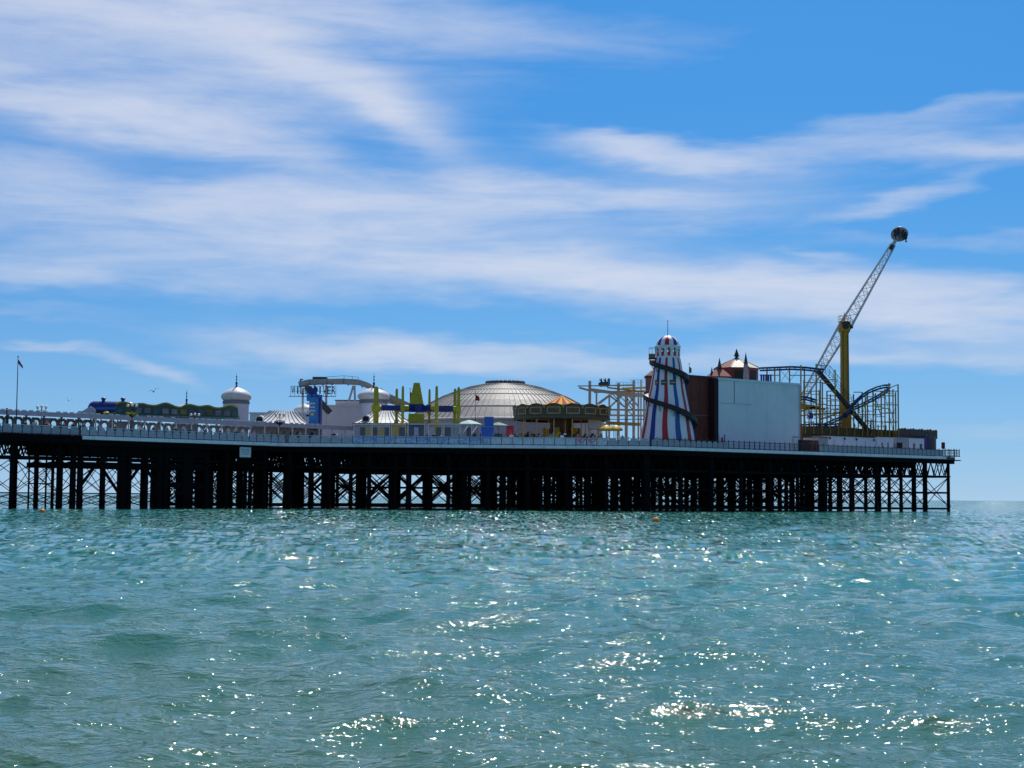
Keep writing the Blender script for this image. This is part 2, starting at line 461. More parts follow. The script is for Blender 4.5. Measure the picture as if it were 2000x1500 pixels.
for k in range(10):                                           # bents across the neck
    a, b, c = (rows[q][k] for q in (2, 3, 4))
    for p, g in ((a, b), (b, c)):
        if k < 6: brace(p, g, 2.0, 6.2, .05); brace(p, g, .3, 1.9, .045)
        girder.bar((p.x, p.y, 1.95), (g.x, g.y, 1.95), .12, .14)
        girder.bar((p.x, p.y, 6.3), (g.x, g.y, 6.3), .25, .25); girder.bar((p.x, p.y, 8.2), (g.x, g.y, 8.2), .3, .7); lattice(p, g, 6.6, 8.1, 1.2)
# raking struts and the landing stair where the head begins
for s_ in (22.5, 29.0):
    a = N2 - u_n * s_ + n_n * .8
    for sg in (-1, 1):
        b_ = a + u_n * 3.0 * sg
        MB().bar((a.x, a.y, 5.9), (b_.x, b_.y, 2.1), .3, .3).build('raking_strut', IRON, pier)
for s_ in (33.0, 32.0, 26.0, 25.0, 20.5, 19.5, 16.5, 15.6, 13.0):          # clustered columns where the pier widens
    for c_ in (.9, 4.1, 7.3, 10.6):
        p = N2 - u_n * (s_ - .6 * c_) + n_n * c_
        share('column', COLT if c_ < 2 else COLM, pier, (p.x, p.y, 0))
for c_ in (.9, 5.5, 10.6):
    a, b = N2 - u_n * 33.2 + n_n * c_, N2 - u_n * 12.5 + n_n * c_
    girder.bar((a.x, a.y, 5.5), (b.x, b.y, 5.5), .3, .7); girder.bar((a.x, a.y, 7.4), (b.x, b.y, 7.4), .12, 1.4)
    if c_ < 1: girder.bar((N2 - u_n * 20 + n_n * c_).to_3d() + Vector((0, 0, 3.1)), b + Vector((0, 0, 3.1)), .25, .6)
st = MB()
a = N2 - u_n * 34.2 + n_n * 1.5
for k in range(16):
    q = a + n_n * (.28 * k)
    st.box((q.x, q.y, 6.4 - .2 * k), (1.1, .3, .05), math.atan2(u_n.y, u_n.x))
for k in range(9):
    q = a + n_n * (4.6 - .28 * k) + u_n * 1.2
    st.box((q.x, q.y, 3.0 - .2 * k), (1.1, .3, .05), math.atan2(u_n.y, u_n.x))
st.prism([tuple((a + u_n * x + n_n * y).xy) for x, y in ((-.6, 4.3), (1.8, 4.3), (1.8, 5.8), (-.6, 5.8))], 3.05, 3.2)
for x, y in ((-.6, 0), (.6, 0), (-.6, 4.4), (1.8, 4.4), (-.6, 5.8), (1.8, 5.8)):
    q = a + u_n * x + n_n * y; st.tube((q.x, q.y, -3), (q.x, q.y, 6.6), .12, n=6)
st.build('landing_stair', IRON, pier)
tag(girder.build('girders', IRON, pier), kind='stuff')
tag(far_br.build('far_bracing', IRON, pier), kind='stuff')
# white notice board hung on the fascia
q = N2 - u_n * 7.2 - n_n * .42
nb = MB(); nb.box((0, 0, 0), (1.75, .06, 1.3)); 
nbo = nb.build('notice_board', mat('notice_white', (.70, .78, .76), .5, dirt=.1), None); nbo.location = (q.x, q.y, 7.62); nbo.rotation_euler[2] = math.atan2(u_n.y, u_n.x)
tag(nbo, 'white notice board hung below the deck edge on the black fascia', 'sign')
fr = MB()
for x0, z0, sx, sz in ((0, .66, 1.83, .06), (0, -.66, 1.83, .06), (-.9, 0, .06, 1.3), (.9, 0, .06, 1.3)): fr.box((x0, -.01, z0), (sx, .1, sz))
fr.build('frame', GREYW, nbo)
TXT = mat('sign_ink', (.05, .06, .08), .6)
for k in range(6): MB().box((0, -.034, .42 - k * .14), (1.35 if k else 1.5, .008, .035 if k else .07)).build('print_line', TXT, nbo)

# railing --------------------------------------------------------------
RAILW = mat('rail_white', (.60, .61, .64), .5, var=.1)
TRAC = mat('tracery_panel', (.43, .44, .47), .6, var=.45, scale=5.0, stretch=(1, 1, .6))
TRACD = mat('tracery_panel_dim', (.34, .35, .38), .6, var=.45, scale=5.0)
pm = MB(); pm.box((0, 0, .6), (.075, .075, 1.2)); pm.ball((0, 0, 1.25), .07, 6, 4); pm.box((0, 0, .06), (.16, .16, .12))
POST = pm.mesh('railing_post', IRON2)
def scallop(wd, h=1.02, r=.27, th=.035):
    pts = [(-wd / 2 + .04, .1), (wd / 2 - .04, .1), (wd / 2 - .04, h - r)]
    pts += [(wd / 2 - .04 - r * math.sin(a_), h - r * math.cos(a_)) for a_ in [PI / 10 * k for k in range(0, 6)]]
    pts += [(-wd / 2 + .04 + r * math.sin(a_), h - r * math.cos(a_)) for a_ in [PI / 10 * k for k in range(5, -1, -1)]]
    return MB().slab([(x, -th / 2, z) for x, z in pts], (0, th, 0))
def open_panel(wd):
    q = MB(); q.box((0, 0, .14), (wd - .08, .04, .05)); q.box((0, 0, .62), (wd - .08, .03, .03))
    n = 5
    for k in range(n): q.box((-wd / 2 + wd * (k + .5) / n, 0, .6), (.018, .018, .95))
    return q
def plate(wd):
    return MB().box((0, 0, .6), (wd - .09, .03, .98))
def railing(a, b, n, kind, rail_mat):
    d = b - a; sp = d.length / n; rz = math.atan2(d.y, d.x); dn = d.normalized()
    me = {}
    for k in range(n + 1):
        p = a + dn * sp * k
        share('railing_post', POST, pier, (p.x, p.y, DECK + .06), rz)
        if k == n: break
        c = p + dn * sp / 2
        kd = kind(k)
        if kd is None: continue
        if kd not in me:
            if kd == 'scallop': me[kd] = scallop(sp).mesh('railing_panel', TRAC)
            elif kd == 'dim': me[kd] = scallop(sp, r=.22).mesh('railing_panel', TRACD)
            elif kd == 'open': me[kd] = open_panel(sp).mesh('railing_panel', IRON2)
        if kd in me: share('railing_panel', me[kd], pier, (c.x, c.y, DECK + .06), rz)
        else:
            o = plate(sp).build('railing_panel', kd, pier); o.location = (c.x, c.y, DECK + .06); o.rotation_euler[2] = rz
    MB().bar((a.x, a.y, DECK + 1.13), (b.x, b.y, DECK + 1.13), .09, .08).build('handrail', rail_mat, pier)
    MB().bar((a.x, a.y, DECK + .13), (b.x, b.y, DECK + .13), .06, .06).build('bottom_rail', IRON2, pier)
# printed banners tied into the panels of the chamfer: pale paper with blue, grey and red shapes
def banner(i, base, ink, sc_):
    m = bpy.data.materials.new('banner_print_%d' % i); m.use_nodes = True
    t = NT(m.node_tree); b = t.n['Principled BSDF']
    co = t.new('ShaderNodeTexCoord').outputs['Object']
    off = t.vadd(co, (i * 3.7, 0, i * 1.3))
    k = t.mapr(t.noise(off, sc_, 4, .6, 1.2), .47, .56, 0, 1, True)
    k2 = t.mapr(t.noise(off, sc_ * 2.3, 4, .6, .6), .54, .6, 0, .7, True)
    sx = t.new('ShaderNodeSeparateXYZ'); t.l.new(co, sx.inputs[0])
    top = t.mapr(sx.outputs[2], .78, .95, 0, .8, True)
    c = t.mix(t.math('MAXIMUM', t.math('MULTIPLY', k, .75), top), base + (1,), ink + (1,))
    c = t.mix(k2, c, (.62, .66, .72, 1))
    t.l.new(c, b.inputs['Base Color']); b.inputs['Roughness'].default_value = .5
    return m
BLUEB = [banner(i, (.55, .61, .72), (.10, .18, .48), 1.7) for i in range(5)]
PALEB = [banner(i + 5, (.72, .73, .76), (.52, .54, .58), 1.6) for i in range(4)]
REDB = banner(9, (.72, .72, .75), (.45, .08, .12), 1.6)
def mid_kind(k):
    if k < 6: return 'scallop'
    if k < 19: return BLUEB[(k * 3) % 5]
    if k in (27, 28): return REDB
    if k < 30: return PALEB[(k * 5) % 4]
    return 'scallop'
e = .12
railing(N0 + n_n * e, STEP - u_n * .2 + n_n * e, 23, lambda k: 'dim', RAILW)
railing(STEP + n_n * e, N2 + n_n * e, 26, lambda k: 'scallop', RAILW)
railing(N2 + n_m * e + m_m * .3, N3 + n_m * e, 34, mid_kind, RAILW)
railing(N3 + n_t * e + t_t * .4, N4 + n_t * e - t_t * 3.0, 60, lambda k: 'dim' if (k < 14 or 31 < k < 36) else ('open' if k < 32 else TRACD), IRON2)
railing(N4 - n_t * .3 - t_t * 3.0, N4 - n_t * .3 + t_t * .8, 5, lambda k: 'open', IRON2)
railing(N4 - n_t * .3 + t_t * .8, N4 + n_t * 7.5 + t_t * .8, 8, lambda k: 'open', IRON2)
# ------------------------------------------------------------------ things on the deck
class Fr:
    """a standing place on the deck: photo pixel column px, d metres out; p() gives local points for pixels"""
    def __init__(s, px, d, z=DECK, py=850):
        q = at(px, py, d); s.b = Vector((q.x, d, z)); s.d = d; s.k = FPX / d
    def p(s, px, py, dy=0.0): return at(px, py, s.d + dy) - s.b
    def thing(s, name, label, cat, group=None): return thing(name, label, cat, s.b, 0, group)
def tail_s(px, c):
    k = (px - 1000.0) / FPX
    return (k * (N3.y + n_t.y * c) - N3.x - n_t.x * c) / (t_t.x - k * t_t.y)
def tail_pt(px, c): return N3 + t_t * tail_s(px, c) + n_t * c
RZ_T = math.atan2(t_t.y, t_t.x); RZ_N = math.atan2(u_n.y, u_n.x)
STEELW = mat('white_steel', (.62, .61, .60), .45, var=.1, dirt=.25)
ROOFW = mat('white_roof_sheet', (.66, .65, .62), .5, var=.12, dirt=.32)
LILAC = mat('pale_render_wall', (.66, .65, .70), .7, var=.06, dirt=.15)
SEAM = mat('roof_seam', (.30, .29, .27), .6)
GLOBE = mat('opal_globe', (.85, .83, .78), .25, var=.03)
REDF = mat('red_cloth', (.32, .02, .03), .8)
NAVY = mat('navy_paint', (.012, .025, .16), .4, var=.2)
BLUE = mat('blue_paint', (.02, .13, .48), .4, var=.15)
YEL = mat('yellow_paint', (.62, .40, .02), .45, var=.2, dirt=.2)
OLIVE = mat('lime_yellow_paint', (.38, .35, .012), .5, var=.22, dirt=.22)
CREAM = mat('cream_steel', (.44, .36, .27), .5, var=.12, dirt=.3)
MAROON = mat('maroon_wall', (.15, .036, .022), .75, var=.25, dirt=.3)
TERRA = mat('terracotta_roof', (.23, .055, .034), .7, var=.2)
DARK = mat('dark_interior', (.02, .018, .018), .8)
GLASSD = mat('dark_glass', (.03, .04, .05), .12, spec=.6)

# flagpoles
def flagpole(px, d, ytop, ybase, r, flag, label, group=None, fcol=REDF):
    f = Fr(px, d, DECK); o = f.thing('flagpole', label, 'flagpole', group)
    zt = f.p(px, ytop).z
    MB().tube((0, 0, 0), (0, 0, zt), r, r * .55, 8).build('pole', IRON2, o)
    MB().ball((0, 0, zt + .06), .09, 8, 5).build('finial', IRON2, o)
    if flag:
        w_, h_, drop = flag; q = MB(); n = 8; rows_ = []
        for k in range(n + 1):
            u = k / n
            for v in (0, .5, 1):
                rows_.append((.04 + w_ * u, .10 * math.sin(u * 7 + v), zt - .35 - drop * u ** 1.2 - h_ * v * (1 - .35 * u)))
        fs = []
        for k in range(n):
            for v in range(2): fs.append((k * 3 + v, k * 3 + v + 1, k * 3 + v + 4, k * 3 + v + 3))
        q.add(rows_, fs); fo = q.build('flag', fcol, o, True)
        md = fo.modifiers.new('cloth', 'SOLIDIFY'); md.thickness = .015
    return o
flagpole(31, 197.2, 697, 848, .075, (.55, .5, .75), 'tall slim flagpole with a limp dark red flag at the pier railing')
f = Fr(12, 195.8); o = f.thing('post', 'short plain dark post beside the tall flagpole at the railing', 'post')
zt = f.p(12, 797).z
MB().tube((0, 0, 0), (0, 0, zt), .09, .08, 8).build('pole', IRON2, o); MB().tube((0, 0, zt - .1), (0, 0, zt), .12, n=8).build('cap', IRON2, o)
flagpole(800, 241, 760, 840, .06, (.45, 1.3, .75), 'thin flagpole with long dark flag behind the yellow spinning ride')
flagpole(928, 240, 766, 840, .05, (.55, .9, .35), 'thin flagpole with red flag in front of the big silver dome')

# lamps with three globes
def lamp(px, d, label, basket=None):
    f = Fr(px, d); o = f.thing('street_lamp', label, 'lamp post', 'triple globe lamps along the deck')
    q = MB(); q.lathe([(.2, 0), (.2, .25), (.12, .35), (.08, 1.0), (.055, 1.1), (.05, 3.75), (.09, 3.8), (.05, 3.9)], n=10); q.build('post', IRON2, o, True)
    a = MB()
    for sx in (-1, 1):
        a.path([(0, 0, 3.7), (.25 * sx, 0, 3.62), (.5 * sx, 0, 3.72), (.55 * sx, 0, 3.95)], .03)
    a.tube((0, 0, 3.8), (0, 0, 4.02), .035, n=6); a.build('arm', IRON2, o)
    for x, z in ((-.55, 4.12), (0, 4.2), (.55, 4.12)):
        g = MB().ball((x, 0, z), .2, 12, 8).build('globe', GLOBE, o, True)
        MB().lathe([(.1, 0), (.12, .05), (.06, .09)], (x, 0, z - .26), 8).build('globe_cup', IRON2, g)
    if basket:
        lf = MB(); r_ = random.Random(px)
        for k in range(150):
            a_ = r_.random() * 2 * PI; rr_ = .55 * math.sqrt(r_.random()); z = 3.1 + r_.uniform(-.28, .22) * (1.2 - rr_)
            c = Vector((rr_ * math.cos(a_) * 1.35, rr_ * math.sin(a_), z)); s1 = Vector((r_.uniform(-1, 1), r_.uniform(-1, 1), r_.uniform(-1, 1))).normalized() * .11
            s2 = Vector((r_.uniform(-1, 1), r_.uniform(-1, 1), r_.uniform(-1, 1))).normalized() * .09
            lf.add([c - s1, c + s2, c + s1, c - s2], [(0, 1, 2, 3)])
        bk = MB().lathe([(.08, 2.62), (.4, 2.85), (.46, 3.05)], n=10).build('flower_basket', IRON2, o)
        lf.build('flowers', basket, bk)
PURP = mat('purple_flowers', (.10, .04, .22), .7, var=.5); LIMEF = mat('lime_flowers', (.42, .42, .06), .7, var=.5)
lamp(80, 213, 'triple globe lamp showing above the shelter roof, nearest the flagpole')
lamp(257, 208.6, 'triple globe lamp with lime green flower basket at the railing', LIMEF)
lamp(380, 231, 'triple globe lamp in front of the green wavy fairground canopy')
lamp(546, 228.6, 'triple globe lamp with purple flower basket by the hipped kiosk', PURP)

# long wind shelter down the neck
sh_rz = RZ_N
O = N2 + n_n * 4.6
sh = thing('wind_shelter', 'long open shelter with flat grey roof and arched screen along the pier', 'shelter', (O.x, O.y, DECK), sh_rz)
T0, T1 = -52.0, 16.5
ROOFG = mat('shelter_roof', (.42, .43, .47), .6, var=.12, dirt=.3)
MB().box(((T0 + T1) / 2, 2.6, 2.98), (T1 - T0, 5.6, .12)).build('roof', ROOFG, sh)
fa = MB().box(((T0 + T1) / 2, -.26, 2.72), (T1 - T0, .12, .52)).build('fascia', ROOFG, sh)
rc = MB()
k = T0
CREST = MB().box((0, 0, .07), (.62, .06, .14)).mesh('cresting', WHITE)
rr_ = random.Random(5)
while k < T1 - .7:
    if rr_.random() < .85: share('cresting', CREST, sh, (k + .4, -.2, 3.04))
    k += .95
POSTM = MB().box((0, 0, 1.25), (.13, .13, 2.5)).box((0, 0, 2.42), (.3, .2, .12)).box((0, 0, .15), (.2, .2, .3)).mesh('column', IRON2)
POSTW = MB().box((0, 0, 1.25), (.14, .14, 2.5)).box((0, 0, 2.42), (.3, .2, .12)).box((0, 0, .15), (.2, .2, .3)).mesh('column', WHITE)
k = T0 + .3; i = 0
while k < T1:
    share('column', POSTM if k < -28 else POSTW, sh, (k, -.1, 0)); k += 2.45
def arch_screen(wd, h, hw, z0, zs):
    """panel with one round-headed opening"""
    n = 8
    arc = [(hw * math.cos(PI * q / n), zs + hw * math.sin(PI * q / n)) for q in range(n + 1)]
    inner = [(hw, z0)] + arc + [(-hw, z0)]
    q = MB(); W2 = wd / 2
    outer = [(W2, z0)] + [(W2, zs + (h - zs) * min(1, q_ / 3)) if q_ <= 2 else ((W2 - wd * (q_ - 2) / (n - 4), h) if q_ <= n - 2 else (-W2, h - (h - zs) * (q_ - n + 2) / 2)) for q_ in range(n + 1)] + [(-W2, z0)]
    for y in (-.04, .04):
        v = [(x, y, z) for x, z in inner] + [(x, y, z) for x, z in outer]; m_ = len(inner)
        q.add(v, [(i_, i_ + 1, m_ + i_ + 1, m_ + i_) if y > 0 else (m_ + i_, m_ + i_ + 1, i_ + 1, i_) for i_ in range(m_ - 1)])
    v = [(x, y, z) for x, z in inner for y in (-.04, .04)]
    q.add(v, [(2 * i_, 2 * i_ + 1, 2 * i_ + 3, 2 * i_ + 2) for i_ in range(len(inner) - 1)])
    q.box((0, 0, z0 / 2), (wd, .08, z0))
    return q
SCRG = mat('screen_grey', (.26, .27, .30), .6, var=.3); SCRP = mat('screen_pale', (.50, .50, .53), .6, var=.2, dirt=.3)
SCR_D = arch_screen(1.22, 2.45, .36, 1.0, 1.75).mesh('arched_screen', SCRG)
SCR_W = arch_screen(1.22, 2.45, .36, .9, 1.75).mesh('arched_screen', SCRP)
k = T0 + .7; i = 0
while k < 12:
    if i % 9 != 6: share('arched_screen', SCR_D if k < -26 else SCR_W, sh, (k, 2.7, 0))
    else: MB().box((k, 2.7, 1.22), (1.2, .1, 2.44)).build('solid_screen', GREYW, sh)
    k += 1.235; i += 1
BENCH = MB().box((0, 0, .45), (2.2, .5, .06)).box((0, .25, .75), (2.2, .06, .5)).box((-.9, 0, .22), (.08, .4, .44)).box((.9, 0, .22), (.08, .4, .44))
BENM = BENCH.mesh('bench', IRON2)
for k in range(14): share('bench', BENM, sh, (-46 + k * 4.2, 2.2, 0))

# raised ride with the green and gold wavy canopy, blue train body beside it
A_ = at(226, 805, 238); B_ = at(468, 808, 247)
d_ = Vector((B_.x - A_.x, B_.y - A_.y, 0)); Lc = d_.length; rzc = math.atan2(d_.y, d_.x)
rd = thing('fairground_canopy', 'fairground ride canopy with dark green and gold wavy fascia boards', 'ride', (A_.x, A_.y, DECK), rzc)
zb, ztp = A_.z - DECK - .25, A_.z - DECK + 1.0
GRN = mat('dark_green_fascia', (.035, .09, .06), .5, var=.6, scale=.9); GOLD = mat('gold_edging', (.36, .27, .03), .45, var=.35)
PANC = [mat('fascia_panel_%d' % i, c, .5, var=.6, scale=2.5) for i, c in enumerate([(.05, .10, .13), (.20, .17, .04), (.22, .22, .25), (.03, .12, .12), (.14, .15, .2), (.08, .10, .03)])]
def wavetop(x): return ztp + .12 + .30 * abs(math.sin(x * .62 + .3)) + .16 * math.sin(x * 1.9)
nseg = 14
for k in range(nseg):
    x0, x1 = Lc * k / nseg, Lc * (k + 1) / nseg
    xs = [x0 + (x1 - x0) * j / 5 for j in range(6)]
    if k == nseg - 1: xs = [x0 + (x1 - x0) * j / 5 * .8 for j in range(6)]
    bd = MB().slab([(x0, 0, zb), (xs[-1] if k == nseg - 1 else x1, 0, zb)] + [(x, 0, wavetop(x)) for x in reversed(xs)], (0, .12, 0)).build('fascia_board', GRN, rd)
    ed = MB()
    for a, b in zip(xs[:-1], xs[1:]): ed.bar((a, -.03, wavetop(a)), (b, -.03, wavetop(b)), .2, .2)
    ed.build('gold_edge', GOLD, bd)
    MB().box(((x0 + x1) / 2, -.03, (zb + ztp) / 2 - .02), ((x1 - x0) * .66, .06, (ztp - zb) * .62)).build('painted_panel', PANC[(k * 5 + k // 3) % 6], bd)
MB().box((Lc / 2, 5.2, zb + .2), (Lc, 10, .25)).build('roof', mat('canopy_roof', (.10, .12, .10), .7), rd)
MB().box((Lc / 2, -.2, zb - .12), (Lc, .12, .2)).build('light_strip', mat('teal_trim', (.08, .22, .22), .5), rd)
for k in range(7):
    for y in (.3, 9.8): MB().tube((.4 + k * (Lc - .8) / 6, y, 0), (.4 + k * (Lc - .8) / 6, y, zb + .1), .1, n=8).build('post', GREYW, rd)
MB().box((Lc / 2, 5, .25), (Lc - .5, 9.4, .5)).build('platform', IRON2, rd)
f = Fr(219, 244.5)
tr = f.thing('train_ride', 'dark blue locomotive shaped ride body with two domes beside green canopy', 'ride')
x0, x1 = f.p(173, 800).x, f.p(266, 800).x; zt = f.p(219, 784).z; zm = f.p(219, 803).z
q = MB(); n = 14; r_ = (zt - zm) * .62
prof = []
for k in range(n + 1):
    a = PI * k / n; prof.append((-r_ * 1.2 * math.cos(a), zm + (zt - zm) * math.sin(a) ** .8))
vs = []
for xx, sc_ in ((x0, .55), (x0 + .25, .85), (x0 + .7, 1), (x1 - .9, 1), (x1 - .35, .85), (x1, .5)):
    vs += [(xx, y * sc_, zm + (z - zm) * sc_) for y, z in prof]
m_ = n + 1
q.add(vs, [(i * m_ + k, (i + 1) * m_ + k, (i + 1) * m_ + k + 1, i * m_ + k + 1) for i in range(5) for k in range(n)] + [tuple(range(n, -1, -1)), tuple(range(5 * m_, 6 * m_))])
q.build('boiler', NAVY, tr, True)
for px in (202, 240):
    c = f.p(px, 785)
    MB().lathe([(.28, 0), (.24, .35), (.36, .42), (.36, .62), (.2, .7), (.01, .72)], (c.x, 0, zt - .12), 12).build('dome_cap', NAVY, tr)
MB().box(((x0 + x1) / 2, 0, zm - .35), (x1 - x0 - .4, 2.0, .7)).build('running_board', mat('black_paint', (.012, .012, .014), .5), tr)
MB().box(((x0 + x1) / 2, -1.1, zm + .35), ((x1 - x0) * .6, .06, .35)).build('side_panel', BLUE, tr)
for xx in (x0 + .6, (x0 + x1) / 2, x1 - .6):
    for y in (-.8, .8): MB().tube((xx, y, 0), (xx, y, zm - .6), .12, n=8).build('post', IRON2, tr)
for px, py, w_, nm, mm in ((309, 811, 1.1, 'yellow_canister', YEL), ):
    c = f.p(208, 808, -1.6); MB().lathe([(.5, 0), (.5, .7), (.3, .9), (.01, .95)], (c.x, -1.6, zm - 1.05), 12).build('yellow_canister', YEL, tr)
f2 = Fr(178, 226)
sg = f2.thing('ride_sign', 'small pale gabled sign board above the shelter left of the train ride', 'sign')
c0, c1 = f2.p(152, 812), f2.p(186, 803)
MB().slab([(c0.x, 0, c0.z), (c1.x, 0, c0.z), (c1.x, 0, c1.z + .25), ((c0.x + c1.x) / 2 + .5, 0, c1.z + .7), (c0.x + .6, 0, c1.z), (c0.x, 0, c1.z)], (0, .15, 0)).build('board', GREYW, sg)
MB().lathe([(.01, 0), (.3, .02), (.3, .05)], (c1.x - .6, -.04, c1.z - .35), 12).build('gold_boss', GOLD, sg)
for xx in (c0.x + .3, c1.x - .3): MB().tube((xx, .2, 0), (xx, .2, c0.z + .1), .07, n=6).build('post', IRON2, sg)

# turrets with flattened onion domes
def turret(px, d, ydome_top, ydome_bot, half_px, body_half, yfin, label, fin=True):
    f = Fr(px, d); o = f.thing('turret', label, 'turret', 'onion domed turrets')
    k = f.k; R = half_px / k; rb = body_half / k
    zt, zb_ = f.p(px, ydome_top).z, f.p(px, ydome_bot).z; H = zt - zb_
    MB().lathe([(rb, 0), (rb, zb_ - .55)], n=24).build('drum', LILAC, o, True)
    MB().lathe([(rb + .06, zb_ - .6), (rb + .12, zb_ - .5), (rb + .12, zb_ - .2), (rb + .02, zb_ - .1), (rb + .02, zb_ + .1)], n=24).build('cornice', mat('grey_moulding', (.20, .20, .22), .6), o, True)
    pr = [(rb, zb_), (R * .93, zb_ + .06 * H), (R * .99, zb_ + .2 * H), (R, zb_ + .3 * H), (R * .97, zb_ + .42 * H), (R * .86, zb_ + .58 * H), (R * .66, zb_ + .74 * H), (R * .42, zb_ + .87 * H), (R * .2, zb_ + .96 * H), (.02, zt + .04)]
    MB().lathe(pr, n=32).build('dome', ROOFW, o, True)
    if fin:
        zf = f.p(px, yfin).z; h = zf - zt
        MB().lathe([(.02, zt - .1), (.22, zt), (.1, zt + .12 * h), (.17, zt + .24 * h), (.17, zt + .34 * h), (.05, zt + .38 * h), (.05, zt + .5 * h), (.17, zt + .54 * h), (.05, zt + .58 * h), (.05, zt + .7 * h), (.15, zt + .75 * h), (.04, zt + .8 * h), (.03, zt + .95 * h), (.005, zf)], n=10).build('finial', IRON2, o, True)
turret(460, 262, 756, 782, 29.5, 25, 729, 'round turret with white onion dome right of the green canopy')
turret(363, 272, 789, 812, 27, 23, 761, 'onion domed turret mostly hidden behind the green wavy canopy')
turret(597, 300, 788, 807, 24, 20, 770, 'onion domed turret half hidden behind the blue castle tower', fin=False)
turret(729, 251, 757, 781, 32, 27, 729, 'round turret with wide white dome beside the white flat roofed hall')

# white hall
f = Fr(668, 257)
hall = f.thing('white_hall', 'plain pale flat roofed hall below the water ride trough', 'building')
a, b = f.p(622, 790), f.p(735, 795); 
MB().box(((a.x + b.x) / 2, 6, (a.z - .2) / 2), (b.x - a.x, 12, a.z - .2)).build('wall', LILAC, hall)
MB().box(((a.x + b.x) / 2, 6, a.z - .12), (b.x - a.x + .3, 12.3, .16)).build('parapet', WHITE, hall)
c, e_ = f.p(654, 781), f.p(713, 797)
MB().box(((c.x + e_.x) / 2, 5.5, (c.z + a.z - .2) / 2), (e_.x - c.x, 9, c.z - a.z + .1)).build('upper_block', LILAC, hall)
MB().box(((c.x + e_.x) / 2, 5.5, c.z), (e_.x - c.x + .25, 9.25, .14)).build('upper_parapet', IRON2, hall)
f = Fr(562, 285)
wg = f.thing('rear_hall', 'low white hall between the turrets behind the hipped kiosk', 'building')
a, b = f.p(488, 807), f.p(632, 807)
MB().box(((a.x + b.x) / 2, 5, a.z / 2), (b.x - a.x, 10, a.z)).build('wall', LILAC, wg)
MB().box(((a.x + b.x) / 2, 5, a.z + .06), (b.x - a.x + .4, 10.4, .22)).build('parapet', WHITE, wg)
for k in range(5): MB().box((a.x + 4 + k * 2.1, -.06, a.z - .35), (.9, .1, .3)).build('vent', DARK, wg)

# kiosks with hipped ribbed roofs
def kiosk(x0, x1, yr, ye, rx0, rx1, d, label, ydeck=846):
    f = Fr((x0 + x1) / 2, d); o = f.thing('kiosk', label, 'kiosk', 'hipped roof kiosks')
    L_, R_ = f.p(x0, ye).x, f.p(x1, ye).x; ze = f.p((x0 + x1) / 2, ye).z; zr = f.p((x0 + x1) / 2, yr).z
    ra, rb_ = f.p(rx0, yr).x, f.p(rx1, yr).x; D = 6.5
    P_ = {'a': Vector((L_, 0, ze)), 'b': Vector((R_, 0, ze)), 'c': Vector((R_, D, ze)), 'd': Vector((L_, D, ze)), 'r': Vector((ra, D / 2, zr)), 's': Vector((rb_, D / 2, zr))}
    def curve(p, q, tt):                       # swept eaves: slopes flatten towards the bottom
        v = p.lerp(q, tt); v.z = p.z + (q.z - p.z) * (tt ** 1.35); return v
    q = MB(); ns = 5
    for (e0, e1, r0, r1) in (('a', 'b', 'r', 's'), ('b', 'c', 's', 's'), ('c', 'd', 's', 'r'), ('d', 'a', 'r', 'r')):
        vs = []
        for i in range(ns + 1):
            vs += [curve(P_[e0], P_[r0], i / ns), curve(P_[e1], P_[r1], i / ns)]
        q.add(vs, [(2 * i, 2 * i + 1, 2 * i + 3, 2 * i + 2) for i in range(ns)])
    rf = q.build('roof', ROOFW, o)
    ribs = MB(); nr = 11
    for k in range(nr + 1):
        tt = k / nr; e0 = P_['a'].lerp(P_['b'], tt); r0 = P_['r'].lerp(P_['s'], tt)
        pts = [curve(e0, r0, i / ns) + Vector((0, -.03, .04)) for i in range(ns + 1)]
        rb2 = MB()
        for a, b in zip(pts[:-1], pts[1:]): rb2.bar(a, b, .055, .09)
        rb2.build('roof_rib', SEAM, rf)
    for e0, r0 in (('d', 'r'), ('b', 's'), ('c', 's')):
        pts = [curve(P_[e0], P_[r0], i / ns) + Vector((0, 0, .04)) for i in range(ns + 1)]; hb = MB()
        for a, b in zip(pts[:-1], pts[1:]): hb.bar(a, b, .09, .09)
        hb.build('hip_cap', SEAM, rf)
    # round dormer on the end slope
    c = curve(P_['a'], P_['r'], .38) + Vector((.9, .25, .1))
    dm = MB().tube((c.x - .1, c.y - .7, c.z), (c.x, c.y + 1.2, c.z + .1), .58, n=16).build('dormer', ROOFW, rf, False)
    MB().tube((c.x - .105, c.y - .72, c.z), (c.x - .1, c.y - .6, c.z), .47, n=16).build('dormer_hole', DARK, dm)
    MB().box(((L_ + R_) / 2, D / 2, ze - .12), (R_ - L_ + .2, D + .2, .2)).build('eaves', IRON2, o)
    MB().box(((L_ + R_) / 2, D / 2 + .3, (ze - .2) / 2), (R_ - L_ - 1.2, D - 1.2, ze - .2)).build('wall', WHITE, o)
    for k, (wx, cc) in enumerate(((.16, MAROON), (.5, YEL), (.8, GLASSD))):
        xx = L_ + (R_ - L_) * wx
        MB().box((xx, .82, 1.5), (1.7, .12, 1.2)).build('serving_hatch', cc, o)
        MB().box((xx, .55, .95), (1.9, .5, .06)).build('counter', WHITE, o)
kiosk(478, 602, 800, 828, 521, 570, 236.5, 'white hipped kiosk with round dormer left of the blue castle tower')
kiosk(690, 806, 800, 826, 724, 772, 239, 'white hipped kiosk with dark eaves behind the yellow spinning ride')
